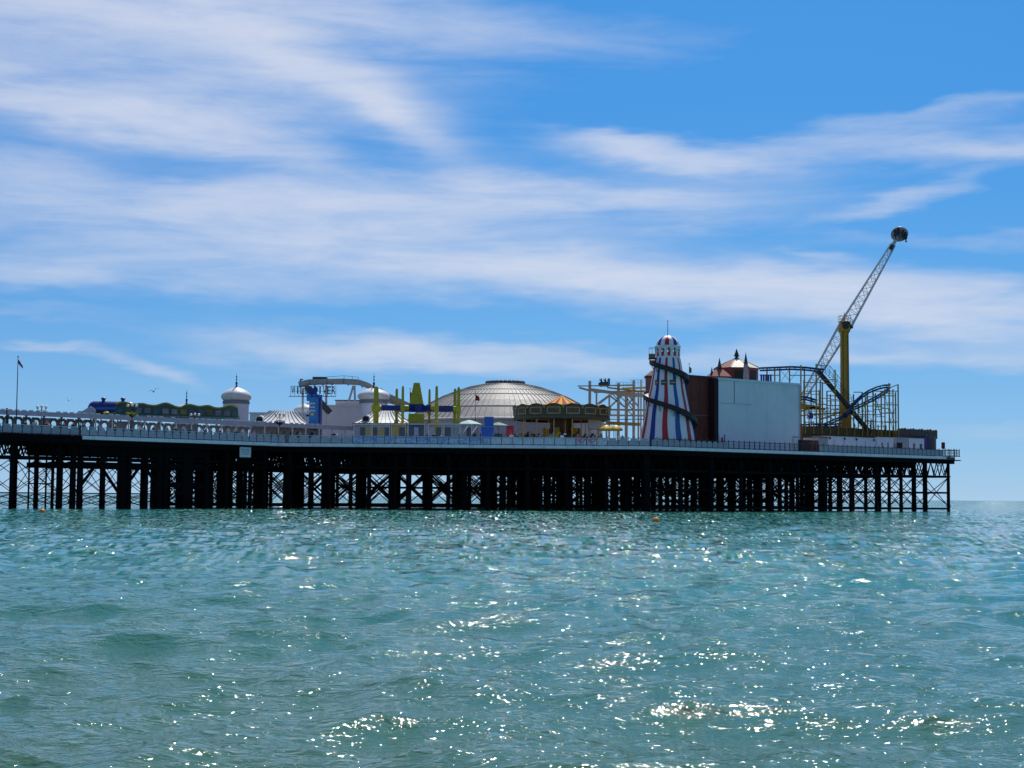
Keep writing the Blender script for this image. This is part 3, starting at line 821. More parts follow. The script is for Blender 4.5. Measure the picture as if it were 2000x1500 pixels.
# ------------------------------------------------------------------ water ride: trough, legs, letters, tower
f = Fr(660, 253)
wr = f.thing('log_flume', 'raised water ride trough on pale legs with steep dark drop', 'ride')
CONC = mat('trough_grp', (.34, .32, .29), .6, var=.25, dirt=.35)
def trough(pts, name, wd=1.5, ht=.75, material=CONC):
    q = MB()
    for a, b in zip(pts[:-1], pts[1:]):
        a, b = Vector(a), Vector(b); d = (b - a).normalized(); sd = d.cross(Vector((0, 0, 1))).normalized(); up = sd.cross(d).normalized()
        a2, b2 = a - d * .05, b + d * .05
        q.bar(a2, b2, wd, .12, up)
        for s_ in (-1, 1): q.bar(a2 + sd * wd / 2 * s_ + up * ht / 2, b2 + sd * wd / 2 * s_ + up * ht / 2, .1, ht, up)
        for k in range(int((b - a).length / 1.3)):
            c = a + d * (k + .5) * 1.3; q.bar(c - up * .12 - sd * wd / 2, c - up * .12 + sd * wd / 2, .1, .2)
    return q.build(name, material, wr)
T_ = [f.p(586, 755), f.p(606, 751), f.p(640, 750), f.p(672, 749.5), f.p(700, 751), f.p(717, 757), f.p(733, 767), f.p(748, 777, 4), f.p(775, 789, 8), f.p(800, 800, 10)]
trough(T_, 'trough')
trough([f.p(596, 760, -1.5), f.p(640, 808, -1.5)], 'drop_chute', 2.0, .8, mat('chute_dark', (.055, .06, .06), .5, var=.3))
for (xa, ya, xb, yb) in ((591, 758, 591, 800), (637, 752, 637, 800), (690, 753, 681, 783), (692, 753, 693, 783), (600, 762, 607, 776)):
    a, b = f.p(xa, ya), f.p(xb, yb)
    MB().tube((b.x, .3, 0 if yb == 800 else b.z), (a.x, .3, a.z), .17, n=8).build('leg', STEELW, wr)
hr = MB()
P1 = [f.p(640, 736), f.p(672, 734), f.p(688, 735.5), f.p(700, 737)]
P0 = [f.p(640, 750), f.p(672, 749), f.p(688, 750), f.p(700, 751)]
for a, b in zip(P1[:-1], P1[1:]): hr.tube(a, b, .03, n=5); hr.tube((a + (a - a)) * 1 - Vector((0, 0, .5)), b - Vector((0, 0, .5)), .025, n=5)
for a, b in zip(P0, P1): hr.tube(a, b, .035, n=5)
hr.build('guard_rail', IRON2, wr)
a, b = f.p(611, 737), f.p(639, 742)
MB().box(((a.x + b.x) / 2, -.3, (a.z + b.z) / 2), (b.x - a.x, .25, a.z - b.z + .12)).build('header_board', mat('dark_teal_board', (.03, .05, .06), .5), wr)
a = f.p(587, 741); b = f.p(587, 757); MB().bar((b.x, 0, b.z), (a.x, 0, a.z), .22).build('end_post', IRON2, wr)
MB().bar((a.x - .1, 0, a.z), (a.x + .4, 0, a.z), .16).build('floodlight', IRON2, wr)
sgn = Fr(612, 251.2).thing('letter_sign', 'skeleton sign with dark capital letters WILD RIVER on thin frame', 'sign')
f3 = Fr(612, 251.2)
def letters(text, x0px, x1px, ytop, ybot, fr, parent, material, depth=.12):
    cu = bpy.data.curves.new('letters', 'FONT'); tmp = bpy.data.objects.new('letters_tmp', cu); col.objects.link(tmp)
    zt, zb_ = fr.p(x0px, ytop).z, fr.p(x0px, ybot).z; h = zt - zb_
    xa, xb = fr.p(x0px, ybot).x, fr.p(x1px, ybot).x
    step = (xb - xa) / len(text)
    for i, ch in enumerate(text):
        if ch == ' ': continue
        cu.body = ch; cu.size = h * 1.4; cu.extrude = depth / 2; cu.align_x = 'CENTER'; cu.offset = .012
        bpy.context.view_layer.update()
        me = bpy.data.meshes.new_from_object(tmp.evaluated_get(bpy.context.evaluated_depsgraph_get()))
        me.materials.clear(); me.materials.append(material)
        xs = [v.co.x for v in me.vertices]; ys = [v.co.y for v in me.vertices]
        wdt = max(xs) - min(xs); hh = max(ys) - min(ys)
        lo = bpy.data.objects.new('letter', me); col.objects.link(lo); lo.parent = parent
        lo.rotation_euler = (PI / 2, 0, 0); sx = min(1.0, step * .8 / wdt)
        lo.scale = (sx, h / hh, 1); lo.location = (xa + step * (i + .5) - (max(xs) + min(xs)) / 2 * sx, 0, zb_ - min(ys) * h / hh)
    bpy.data.objects.remove(tmp)
letters('WILD RIVER', 568, 656, 754.5, 769, f3, sgn, IRON2)
fm = MB()
a, b = f3.p(564, 774), f3.p(656, 774); fm.bar((a.x, .1, a.z), (b.x, .1, b.z), .1)
c, e_ = f3.p(568, 754), f3.p(656, 754)
for zz in (c.z, (c.z + a.z) / 2): fm.bar((c.x, .1, zz), (e_.x, .1, zz), .05)
for k in range(12): 
    xx = c.x + (e_.x - c.x) * k / 11; fm.bar((xx, .1, a.z), (xx, .1, c.z), .05)
fm.build('sign_frame', IRON2, sgn)
for px in (591.5, 637.5):
    a = f3.p(px, 774); MB().tube((a.x, .25, 0), (a.x, .25, a.z), .09, n=6).build('leg', STEELW, sgn)
# blue castle tower
f = Fr(612, 243)
tw = f.thing('castle_tower', 'blue toy castle tower painted with small clouds beside the hipped kiosk', 'tower')
a, b = f.p(600, 776), f.p(624.5, 776); zt = a.z; W_ = b.x - a.x
SKYB = mat('sky_blue_paint', (.02, .16, .42), .45, var=.3, scale=.8)
MB().box((0, 1.0, zt / 2), (W_ * .74, 2.0, zt)).build('shaft', SKYB, tw)
MB().box((W_ * .5 - .16, 1.1, zt / 2), (W_ * .27, 1.8, zt - .1)).build('side_shaft', NAVY, tw)
for xx in (-W_ * .42, 0.0, W_ * .40):
    MB().lathe([(.36, -.5), (.42, 0), (.42, .45), (.3, .5)], (xx, .7, zt + .0), 10).build('corner_turret', SKYB, tw)
h0 = f.p(610, 762)
pts = []
for k in range(20):
    a_ = 2 * PI * k / 20; pts.append((h0.x + .075 * 16 * math.sin(a_) ** 3 * .62, .6, h0.z - .1 + .06 * (13 * math.cos(a_) - 5 * math.cos(2 * a_) - 2 * math.cos(3 * a_) - math.cos(4 * a_))))
MB().slab(pts, (0, .4, 0)).build('heart', NAVY, tw)
MB().bar((h0.x, .8, zt), (h0.x, .8, h0.z), .12).build('heart_post', WHITE, tw)
CLW = mat('painted_cloud', (.62, .68, .74), .5)
for px, py in ((605, 789), (614, 788), (605, 804), (614, 802), (613, 795)):
    c = f.p(px, py); q = MB()
    for dx, r_ in ((-.18, .1), (0, .15), (.2, .11)): q.lathe([(.005, 0), (r_, .004), (r_ * .98, .02)], (0, 0, 0), 10) if False else q.box((c.x + dx - .25, -.012, c.z), (.3, .02, r_ * 1.6))
    q.build('painted_cloud', CLW, tw)
MB().box((-.2, -.02, f.p(605, 809).z), (.45, .03, .35)).build('sun_badge', YEL, tw)

# ------------------------------------------------------------------ yellow spinning ride
f = Fr(813, 236)
sp = f.thing('spinning_ride', 'lime yellow ride with tapered tower, blue arms and upright yellow masts', 'ride')
zt, z1, z2, z3, z4 = (f.p(813, y).z for y in (748, 790, 806, 808, 832))
k_ = f.k
def frus(h0, h1, za, zb_, n=4): 
    return MB().lathe([(.001, za), (h0, za), (h1, zb_), (.001, zb_)], n=n, a0=PI / 4, a1=PI / 4 + 2 * PI)
frus(19 / k_, 8 / k_, z1, zt).build('tower', OLIVE, sp)
frus(21 / k_, 21 / k_, z2 + .1, z1).build('hub', NAVY, sp)
q = MB()
for k in range(5): q.box((0, -1.56, z4 + .2 + k * (z3 - z4 - .3) / 5), (2.3, .06, .06))
frus(21 / k_, 21 / k_, 0, z3 - .05).build('pedestal', OLIVE, sp)
for zz in [z1 + (zt - z1) * k / 7 for k in range(1, 7)]:
    r_ = (19 + (8 - 19) * (zz - z1) / (zt - z1)) / k_ * 1.015
    frus(r_, r_, zz, zz + .05).build('tower_band', mat('lime_band', (.36, .34, .01), .5), sp)
zc = (z1 + z2) / 2
for px, dy, y0, y1, thick in ((735, -1.6, 755, 842, 9), (775, 3.4, 759, 828, 5), (787, -3.0, 754, 846, 4.6), (839, 3.4, 760, 828, 4.2), (853, -2.6, 754, 828, 5), (889, 2.2, 759, 830, 5.4), (896, -1.2, 756, 830, 5.4)):
    a = f.p(px, y0, dy); b = f.p(px, y1, dy); w_ = thick / k_
    zb_ = max(.3, b.z)
    mst = MB().lathe([(.001, zb_), (w_ * .55, zb_), (w_ * .62, (a.z + zb_) / 2), (w_ * .5, a.z - .2), (w_ * .3, a.z), (.001, a.z)], (a.x, dy, 0), 8).build('mast', OLIVE, sp)
    MB().box((a.x, dy, zc - .1), (w_ * 1.7, w_ * 1.7, .9)).build('mast_collar', OLIVE, mst)
    MB().box((a.x, dy, zb_ + .3), (w_ * 1.6, w_ * 1.6, .5)).build('seat_block', OLIVE, mst)
    ax = a.x + (.7 if a.x < 0 else -.7)
    MB().tube((a.x, dy, zc), (ax, dy * .85, zc), .36, n=10).build('arm_joint', OLIVE, mst)
    MB().bar((ax, dy * .85, zc), (0, 0, zc), .5, .78).build('arm', NAVY, sp)
MB().box((0, 0, .2), (11.5, 7.5, .4)).build('platform', NAVY, sp)

# ticket counters and glazed booths in front of that ride
BOOTH = [mat('booth_%d' % i, c, .35, var=.35, scale=2.0) for i, c in enumerate([(.32, .35, .36), (.42, .46, .45), (.50, .36, .10), (.05, .10, .20), (.40, .43, .48), (.30, .33, .36)])]
xs = [(690, 726, 0), (726, 762, 1), (763, 793, 2), (796, 830, 3), (836, 864, 2), (866, 898, 4), (899, 922, 5)]
for i, (xa, xb, mi) in enumerate(xs):
    f = Fr((xa + xb) / 2, 231.5)
    lab = ['grey glazed stall at the near end of the row below the white dome', 'pale green glazed stall with price list in the row of booths', 'yellow and dark fronted stall between pale booths', 'dark blue glass booth below the yellow ride pedestal',
           'small stall with yellow and blue posters right of the blue glass booth', 'pale blue booth with framed notice near the sliding boards', 'narrow grey booth beside the leaning white boards'][i]
    o = f.thing('stall', lab, 'stall', 'glazed stalls in front of the yellow ride')
    a, b = f.p(xa, 829), f.p(xb, 829); W_ = b.x - a.x - .08; h = a.z
    MB().box((0, .8, h / 2), (W_, 1.5, h)).build('cabin', BOOTH[mi], o)
    MB().box((0, .72, h + .05), (W_ + .14, 1.8, .12)).build('roof', WHITE, o)
    n = 2 if W_ < 2.3 else 3
    for k in range(n):
        xx = -W_ / 2 + W_ * (k + .5) / n
        MB().box((xx, .03, h * .62), (W_ / n * .8, .05, h * .5)).build('pane', GLASSD if (k + i) % 2 else BOOTH[(i + k) % 6], o)
        MB().box((xx, .0, h * .36), (W_ / n * .9, .12, .06)).build('sill', WHITE, o)
    for sx in (-1, 1): MB().box((sx * (W_ / 2 - .04), .02, h / 2), (.09, .1, h)).build('corner_post', WHITE, o)
for px in (909, 927):
    f = Fr(px, 230.6); o = f.thing('leaning_board', 'white board leaning at a slant by the grey booth' if px == 909 else 'white board leaning at a slant by the blue booth', 'board', 'slanted white boards')
    a, b = f.p(px - 5, 846), f.p(px + 5, 832)
    MB().bar((a.x, 0, max(.05, a.z)), (b.x, .3, b.z), .22, .08).build('plank', WHITE, o); MB().bar((b.x, .5, 0), (b.x, .3, b.z), .06).build('prop', IRON2, o)
f = Fr(952, 231); o = f.thing('blue_booth', 'bright blue square ticket booth with framed front panel', 'booth')
a, b = f.p(940, 832), f.p(963, 814); 
MB().box((.2, .9, b.z / 2), (1.3, 1.5, b.z)).build('tower', BLUE, o); MB().box((0, .8, a.z / 2), (1.85, 1.6, a.z)).build('cabin', BLUE, o)
for xx, zz, sx, sz in ((0, a.z - .1, 1.8, .07), (0, .9, 1.8, .07), (-.85, 1.1, .07, a.z - .6), (.85, 1.1, .07, a.z - .6)): MB().box((xx, -.02, zz), (sx, .05, sz)).build('frame', mat('pale_blue_trim', (.25, .4, .6), .5), o)
MB().box((-1.0, .5, b.z - .1), (1.0, .06, .06)).build('bracket', IRON2, o)
f = Fr(996, 231.5); o = f.thing('red_cabinet', 'red upright cabinet between the blue booth and the carousel', 'cabinet')
a, b = f.p(989, 831), f.p(1003, 848); MB().box((0, .5, a.z / 2 + .15), (b.x - a.x, .9, a.z - .3)).build('body', mat('red_paint', (.42, .015, .03), .4, var=.15), o); MB().box((0, .5, .08), (b.x - a.x - .1, .8, .16)).build('plinth', IRON2, o)
MB().box((0, .02, a.z * .62), ((b.x - a.x) * .7, .04, a.z * .4)).build('front_panel', mat('red_panel', (.52, .03, .05), .3), o)
f = Fr(916, 235); o = f.thing('parasol', 'pale green parasol over the deck beside the silver dome', 'parasol')
z_ = f.p(916, 822).z; MB().lathe([(1.9, z_ - .5), (1.0, z_ - .12), (.02, z_ + .15)], n=8).build('canopy', mat('pale_green_cloth', (.35, .52, .46), .7), o); MB().tube((0, 0, 0), (0, 0, z_ + .2), .04, n=6).build('pole', IRON2, o)
f = Fr(973, 236); o = f.thing('parasol', 'dull green parasol over dark stalls left of the red cabinet', 'parasol')
z_ = f.p(973, 826).z; MB().lathe([(1.6, z_ - .4), (.8, z_ - .1), (.02, z_ + .12)], n=8).build('canopy', mat('teal_cloth', (.08, .22, .18), .7), o); MB().tube((0, 0, 0), (0, 0, z_ + .2), .04, n=6).build('pole', IRON2, o)

# ------------------------------------------------------------------ big ribbed dome
f = Fr(986, 268)
dm = f.thing('dome_hall', 'large round hall with shallow ribbed silver dome and low lantern', 'building')
ALU = mat('weathered_sheet_roof', (.30, .28, .25), .6, metal=.05, var=.2, scale=.5, dirt=.4, dirtcol=(.22, .2, .17))
k_ = f.k
prof = [(193, 824), (182, 815), (164, 801), (145, 788), (122, 776), (97, 766), (70, 757), (36, 750)]
pr = [(h / k_, f.p(986, y).z) for h, y in prof]
NR = 96
MB().lathe(pr, n=NR).build('dome_shell', ALU, dm, False)
for k in range(NR):
    a_ = 2 * PI * k / NR
    if math.sin(a_) > .35: continue
    rb = MB(); pts = [Vector((r * math.cos(a_), r * math.sin(a_), z + .03)) for r, z in pr]
    for a, b in zip(pts[:-1], pts[1:]): rb.bar(a, b, .05, .09)
    rb.build('roof_rib', mat('dome_seam', (.25, .235, .21), .6), dm)
for i in (2, 4, 5):
    r, z = pr[i]; MB().lathe([(r + .06, z - .06), (r + .08, z + .05), (r - .05, z + .09)], n=NR).build('ring_seam', SEAM, dm)
rt, zt = pr[-1]
MB().lathe([(rt + .25, zt - .05), (rt + .25, zt + .28), (rt - .2, zt + .32), (.01, zt + .35)], n=48).build('lantern_cap', mat('lantern_dark', (.07, .07, .07), .6), dm)
for k in range(28):
    a_ = 2 * PI * k / 28; MB().box(((rt + .1) * math.cos(a_), (rt + .1) * math.sin(a_), zt + .36), (.5, .25, .12), a_ + PI / 2).build('cap_tile', GREYW, dm)
ze = pr[0][1]
MB().lathe([(pr[0][0] - .4, 0), (pr[0][0] - .4, ze)], n=48).build('drum_wall', GREYW, dm)
MB().lathe([(pr[0][0] + .05, ze - .25), (pr[0][0] + .12, ze - .02), (pr[0][0], ze + .03)], n=NR).build('gutter', WHITE, dm)
for k in range(24):
    a_ = -PI * (k + .5) / 24; R_ = pr[0][0] - .38
    MB().box((R_ * math.cos(a_), R_ * math.sin(a_), 1.5), (1.4, .12, 2.2), a_ + PI / 2).build('window', GLASSD, dm)

# ------------------------------------------------------------------ carousel
f = Fr(1097, 241)
ca = f.thing('carousel', 'galloping horse carousel with dark green rounding boards and striped orange top', 'carousel')
k_ = f.k; R = 94 / k_
zf0, zf1 = f.p(1097, 817).z, f.p(1097, 797).z; zpk = f.p(1097, 772.5).z
DGRN = mat('carousel_green', (.085, .070, .020), .45, var=.4, scale=1.2); CBR = mat('carousel_brown', (.16, .08, .03), .5, var=.5, scale=3)
IVORY = mat('ivory_moulding', (.50, .46, .34), .5); ORNG = mat('orange_canvas', (.92, .42, .008), .8, var=.15); CRIM = mat('crimson_canvas', (.32, .02, .015), .8)
NB = 16
for k in range(NB):
    a0, a1 = 2 * PI * k / NB, 2 * PI * (k + 1) / NB; n = 6
    fr_ = [(R * math.cos(a0 + (a1 - a0) * j / n), R * math.sin(a0 + (a1 - a0) * j / n)) for j in range(n + 1)]
    wv = [zf1 + .05 + .32 * math.sin(PI * j / n) ** 1.2 for j in range(n + 1)]
    vs = [(x, y, zf0) for x, y in fr_] + [(x, y, z) for (x, y), z in zip(fr_, wv)] + [(x * .985, y * .985, zf0) for x, y in fr_] + [(x * .985, y * .985, z) for (x, y), z in zip(fr_, wv)]
    m_ = n + 1; fs = []
    for j in range(n): fs += [(j, j + 1, m_ + j + 1, m_ + j), (2 * m_ + j + 1, 2 * m_ + j, 3 * m_ + j, 3 * m_ + j + 1), (m_ + j, m_ + j + 1, 3 * m_ + j + 1, 3 * m_ + j), (j + 1, j, 2 * m_ + j, 2 * m_ + j + 1)]
    bd = MB().add(vs, fs).build('rounding_board', DGRN, ca)
    am = (a0 + a1) / 2; cx, cy = R * math.cos(PI / NB) * math.cos(am), R * math.cos(PI / NB) * math.sin(am); h = zf1 - zf0
    pn = MB().box((cx * 1.012, cy * 1.012, zf0 + h * .56), (1.75, .1, h * .52), am + PI / 2).build('name_panel', CBR, bd)
    q = MB(); dx, dy = -math.sin(am), math.cos(am)
    for s_ in (-1, 1):
        q.box((cx * 1.02, cy * 1.02, zf0 + h * (.56 + .29 * s_)), (1.95, .1, .08), am + PI / 2); q.box((cx * 1.02 + dx * .93 * s_, cy * 1.02 + dy * .93 * s_, zf0 + h * .56), (.08, .1, h * .6), am + PI / 2)
    q.build('panel_frame', IVORY, bd)
    MB().box((R * 1.01 * math.cos(a0), R * 1.01 * math.sin(a0), zf1 - .1), (.3, .22, .5), a0 + PI / 2).build('shield', GOLD, bd)
MB().lathe([(R * .985, zf0 + .1), (R * 1.015, zf0 - .02), (R * 1.0, zf0 - .32), (R * .93, zf0 - .4)], n=64).build('cornice_ring', mat('olive_ring', (.10, .10, .06), .5, var=.3), ca, True)
MB().lathe([(R * .97, zf1 - .3), (36 / k_, f.p(1097, 794).z)], n=48).build('outer_roof', mat('canvas_grey', (.25, .24, .2), .8), ca)
for k in range(24):
    a0 = 2 * PI * k / 24
    MB().lathe([(40 / k_, f.p(1097, 793.5).z), (20 / k_, f.p(1097, 783).z), (.02, zpk)], n=2, a0=a0, a1=a0 + PI / 12).build('canvas_stripe', ORNG if k % 2 else CRIM, ca)
MB().lathe([(R * .96, zf0 - .05), (.3, zf0 + .1)], n=32).build('ceiling', mat('ceiling_ochre', (.30, .12, .02), .7), ca)
MB().lathe([(1.9, 0), (1.9, 1.0), (1.7, 1.2), (1.7, zf0)], n=12).build('centre_drum', CBR, ca)
for k in range(12):
    a_ = 2 * PI * (k + .5) / 12
    mr = MB(); mr.lathe([(.001, 0), (.26, .0), (.3, .05), (.26, .06)], n=12)
    o = mr.build('oval_mirror', mat('mirror_glass', (.75, .78, .8), .1, metal=.6), ca); o.location = (1.74 * math.cos(a_), 1.74 * math.sin(a_), 1.9); o.rotation_euler = (0, PI / 2, a_); o.scale = (1.4, 1, 1)
for k in range(6):
    a_ = 2 * PI * k / 6 + .2; MB().box((2.6 * math.cos(a_), 2.6 * math.sin(a_), 1.6), (.9, .3, 2.9), a_ + PI / 2).build('organ_panel', ORNG if k % 2 else YEL, ca)
MB().lathe([(.01, .3), (R * .97, .3), (R * .97, .02)], n=48).build('platform', mat('platform_wood', (.12, .07, .04), .7), ca)
BRASS = mat('brass', (.55, .36, .10), .3, metal=.8)
def skin_mesh(name, verts, edges, radii, material, sub=1):
    me = bpy.data.meshes.new(name); me.from_pydata(verts, edges, []); ob = bpy.data.objects.new(name + '_tmp', me); col.objects.link(ob)
    md = ob.modifiers.new('skin', 'SKIN')
    for i, r in enumerate(radii):
        sv = me.skin_vertices[0].data[i]; sv.radius = r if isinstance(r, tuple) else (r, r)
    me.skin_vertices[0].data[0].use_root = True
    if sub: sb = ob.modifiers.new('sub', 'SUBSURF'); sb.levels = sub; sb.render_levels = sub
    bpy.context.view_layer.update()
    out = bpy.data.meshes.new_from_object(ob.evaluated_get(bpy.context.evaluated_depsgraph_get()))
    out.name = name; bpy.data.objects.remove(ob)
    out.materials.clear()
    for mm in (material if isinstance(material, list) else [material]): out.materials.append(mm)
    out.polygons.foreach_set('use_smooth', [True] * len(out.polygons))
    return out
HV = [(0, 0, 1.15), (.45, 0, 1.2), (-.45, 0, 1.2), (.68, 0, 1.55), (.82, 0, 1.85), (1.08, 0, 1.68), (.5, .14, .85), (.75, .14, .62), (.62, .14, .4), (.5, -.14, .85), (.7, -.14, .55), (.5, -.14, .38),
      (-.5, .14, .85), (-.7, .14, .6), (-.95, .14, .45), (-.5, -.14, .85), (-.65, -.14, .55), (-.9, -.14, .38), (-.72, 0, 1.2), (-.9, 0, .85)]
HE = [(0, 1), (0, 2), (1, 3), (3, 4), (4, 5), (1, 6), (6, 7), (7, 8), (1, 9), (9, 10), (10, 11), (2, 12), (12, 13), (13, 14), (2, 15), (15, 16), (16, 17), (2, 18), (18, 19)]
HR = [.25, .26, .25, .15, .13, .08, .1, .06, .05, .1, .06, .05, .12, .07, .05, .12, .07, .05, .07, .04]
horse = [skin_mesh('galloping_horse', HV, HE, HR, m_) for m_ in (mat('horse_cream', (.55, .48, .36), .35), mat('horse_dark', (.06, .04, .03), .35), mat('horse_yellow', (.55, .42, .03), .4))]
for ring, (rr_, n) in enumerate(((R * .84, 14), (R * .62, 11))):
    for k in range(n):
        a_ = 2 * PI * (k + .4 * ring) / n; x, y = rr_ * math.cos(a_), rr_ * math.sin(a_)
        MB().tube((x, y, .3), (x, y, zf0), .045, n=6).build('brass_pole', BRASS, ca)
        share('galloping_horse', horse[(k * 2 + ring) % 3 if k % 4 else 1], ca, (x, y, .25 + .25 * ((k * 7) % 3) / 2), a_ + PI / 2)
for k in range(16):
    a_ = 2 * PI * (k + .5) / 16; MB().tube((R * .95 * math.cos(a_), R * .95 * math.sin(a_), .1), (R * .95 * math.cos(a_), R * .95 * math.sin(a_), zf0), .06, n=6).build('canopy_post', IVORY if k % 3 else BRASS, ca)
# tents and parasols right of the carousel
f = Fr(1180, 238); o = f.thing('stall_tent', 'white sloping tent roof beside the carousel with yellow valance', 'tent')
a, b = f.p(1150, 820), f.p(1202, 838)
MB().slab([(a.x, 0, a.z), (a.x + 1.2, 0, a.z + .1), (b.x, 0, b.z), (a.x, 0, b.z)], (0, 3, 0)).build('roof', ROOFW, o)
for xx in (a.x + .2, b.x - .2): MB().tube((xx, .2, 0), (xx, .2, b.z), .06, n=6).build('post', STEELW, o)
for px, lab in ((1184, 'yellow scalloped parasol left of the pair by the carousel tent'), (1203, 'yellow scalloped parasol nearer the helter skelter')):
    f = Fr(px, 234.5); o = f.thing('parasol', lab, 'parasol', 'yellow parasols')
    z_ = f.p(px, 833).z; MB().lathe([(.95, z_ - .62), (.97, z_ - .3), (.6, z_ + .02), (.02, z_ + .22)], n=10).build('canopy', YEL, o, False); MB().tube((0, 0, 0), (0, 0, z_ + .2), .04, n=6).build('pole', IRON2, o)
# ------------------------------------------------------------------ cream coaster left of the helter skelter
f = Fr(1200, 263)
cm = f.thing('cream_coaster', 'cream steel wild mouse coaster with brown track between carousel and helter skelter', 'roller coaster')
BROWN = mat('ochre_track', (.34, .20, .05), .55, var=.3)
for px, y0, dy in ((1152, 744, 0), (1208, 748, 0), (1238, 743, 0), (1252, 742, 2), (1225, 775, 4)):
    a = f.p(px, y0, dy); MB().tube((a.x, dy, 0), (a.x, dy, a.z), .23 if dy == 0 else .12, n=10).build('column', CREAM, cm)
def pbar(fr, parent, name, material, x0, y0, x1, y1, w_, h_=None, dy=0.0, dy2=None):
    a, b = fr.p(x0, y0, dy), fr.p(x1, y1, dy if dy2 is None else dy2)
    return MB().bar(a, b, w_, h_).build(name, material, parent)
pbar(f, cm, 'upper_rail', BROWN, 1128, 754, 1236, 752.5, .5, .14, -.6)
pbar(f, cm, 'upper_rail', IRON2, 1128, 754, 1236, 751.5, .08, .12, .9)
pbar(f, cm, 'box_beam', CREAM, 1131, 757, 1152, 763, .3, .3); pbar(f, cm, 'box_beam', CREAM, 1152, 761, 1204, 768, .4, .5); pbar(f, cm, 'box_beam', CREAM, 1204, 768, 1240, 772, .5, .75); pbar(f, cm, 'box_beam', CREAM, 1240, 771, 1268, 773, .4, .6)
pbar(f, cm, 'lower_rail', BROWN, 1186, 757, 1262, 766, .5, .22, -1); pbar(f, cm, 'lower_rail', YEL, 1215, 759, 1262, 757, .5, .3, 1.5)
for x0, y0, x1, y1 in ((1196, 769, 1170, 790), (1196, 769, 1240, 816), (1210, 773, 1236, 800), (1240, 800, 1224, 776)): pbar(f, cm, 'brace', CREAM, x0, y0, x1, y1, .16)
pbar(f, cm, 'tie', IRON2, 1225, 775, 1225, 822, .1); pbar(f, cm, 'tie', CREAM, 1226, 789, 1240, 789, .1); pbar(f, cm, 'tie', IRON2, 1190, 819, 1262, 819, .12); pbar(f, cm, 'tie', BROWN, 1184, 826, 1250, 829, .3, .5, -1.5)
for px, y0 in ((1165, 765), (1190, 770), (1222, 762), (1247, 764), (1258, 762)):
    a = f.p(px, y0, 7); MB().tube((a.x, 7, 0), (a.x, 7, a.z), .15, n=8).build('column', CREAM, cm)
for x0, y0, x1, y1, mm in ((1160, 766, 1262, 764, BROWN), (1165, 790, 1190, 772, CREAM), (1190, 796, 1222, 766, CREAM), (1222, 796, 1190, 772, CREAM), (1222, 794, 1247, 768, CREAM), (1247, 794, 1224, 768, CREAM), (1185, 800, 1262, 801, BROWN), (1190, 811, 1262, 812, CREAM)): pbar(f, cm, 'rear_beam', mm, x0, y0, x1, y1, .2, .28, 7)
hr = MB()
for x0, x1, y in ((1203, 1232, 746), (1232, 1262, 742), (1195, 1206, 804)):
    a, b = f.p(x0, y), f.p(x1, y + (2 if y == 746 else 0)); hr.tube(a, b, .03, n=5); hr.tube(a - Vector((0, 0, .45)), b - Vector((0, 0, .45)), .025, n=5)
    for k in range(5): c = a.lerp(b, k / 4); hr.tube(c, c - Vector((0, 0, 1.0)), .03, n=5)
hr.build('guard_rail', STEELW, cm)
MB().box((f.p(1222, 835).x, -2, 1.3), (6.5, .4, .5)).build('station_sign', BROWN, cm)
MB().box((f.p(1222, 835).x, 1.0, .9), (7, 3.5, 1.8)).build('station', mat('station_dark', (.10, .06, .05), .7, var=.4), cm)
fc = Fr(1180, 263, z=f.p(1180, 753.5).z + DECK)
ct = thing('coaster_car', 'black and blue coaster car with riders on the cream track', 'coaster car', fc.b)
MB().slab([(-.9, 0, .1), (.9, 0, .1), (.9, 0, 1.15), (.62, 0, 1.15), (.5, 0, .7), (-.7, 0, .62), (-.92, 0, .45)], (0, 1.1, 0)).build('body', mat('car_black', (.02, .025, .03), .3), ct)
MB().slab([(.55, -.02, .12), (.92, -.02, .12), (.92, -.02, 1.2), (.55, -.02, 1.2)], (0, 1.14, 0)).build('back_shell', mat('car_blue', (.02, .16, .34), .35), ct)
for k, (x_, y_) in enumerate(((-.45, .3), (-.4, .8), (.2, .3), (.25, .8))):
    rp = thing('person', ['rider in the front left seat of the coaster car', 'rider in the front right seat of the coaster car', 'rider in the back left seat of the coaster car', 'rider in the back right seat of the coaster car'][k], 'person', fc.b + Vector((x_, y_, .45)), 0, 'riders in the coaster car')
    share('body', skin_mesh('body', [(0, 0, 0), (0, 0, .3), (0, 0, .52), (0, 0, .62), (-.02, 0, .72), (-.03, 0, .82), (-.1, .2, .45), (-.35, .22, .5), (-.1, -.2, .45), (-.35, -.22, .7)], [(0, 1), (1, 2), (2, 3), (3, 4), (4, 5), (2, 6), (6, 7), (2, 8), (8, 9)], [.15, .15, .14, .06, .09, .08, .06, .045, .06, .045], mat('rider_%d' % k, [(.05, .05, .06), (.45, .40, .38), (.03, .03, .05), (.2, .05, .05)][k], .8)), rp)
MB().box((0, .55, .0), (1.5, .8, .14)).build('chassis', IRON2, ct)
for sx in (-.5, .5): 
    for sy in (.1, 1.0): MB().tube((sx, sy - .05, -.02), (sx, sy + .05, -.02), .12, n=10).build('wheel', IRON2, ct)

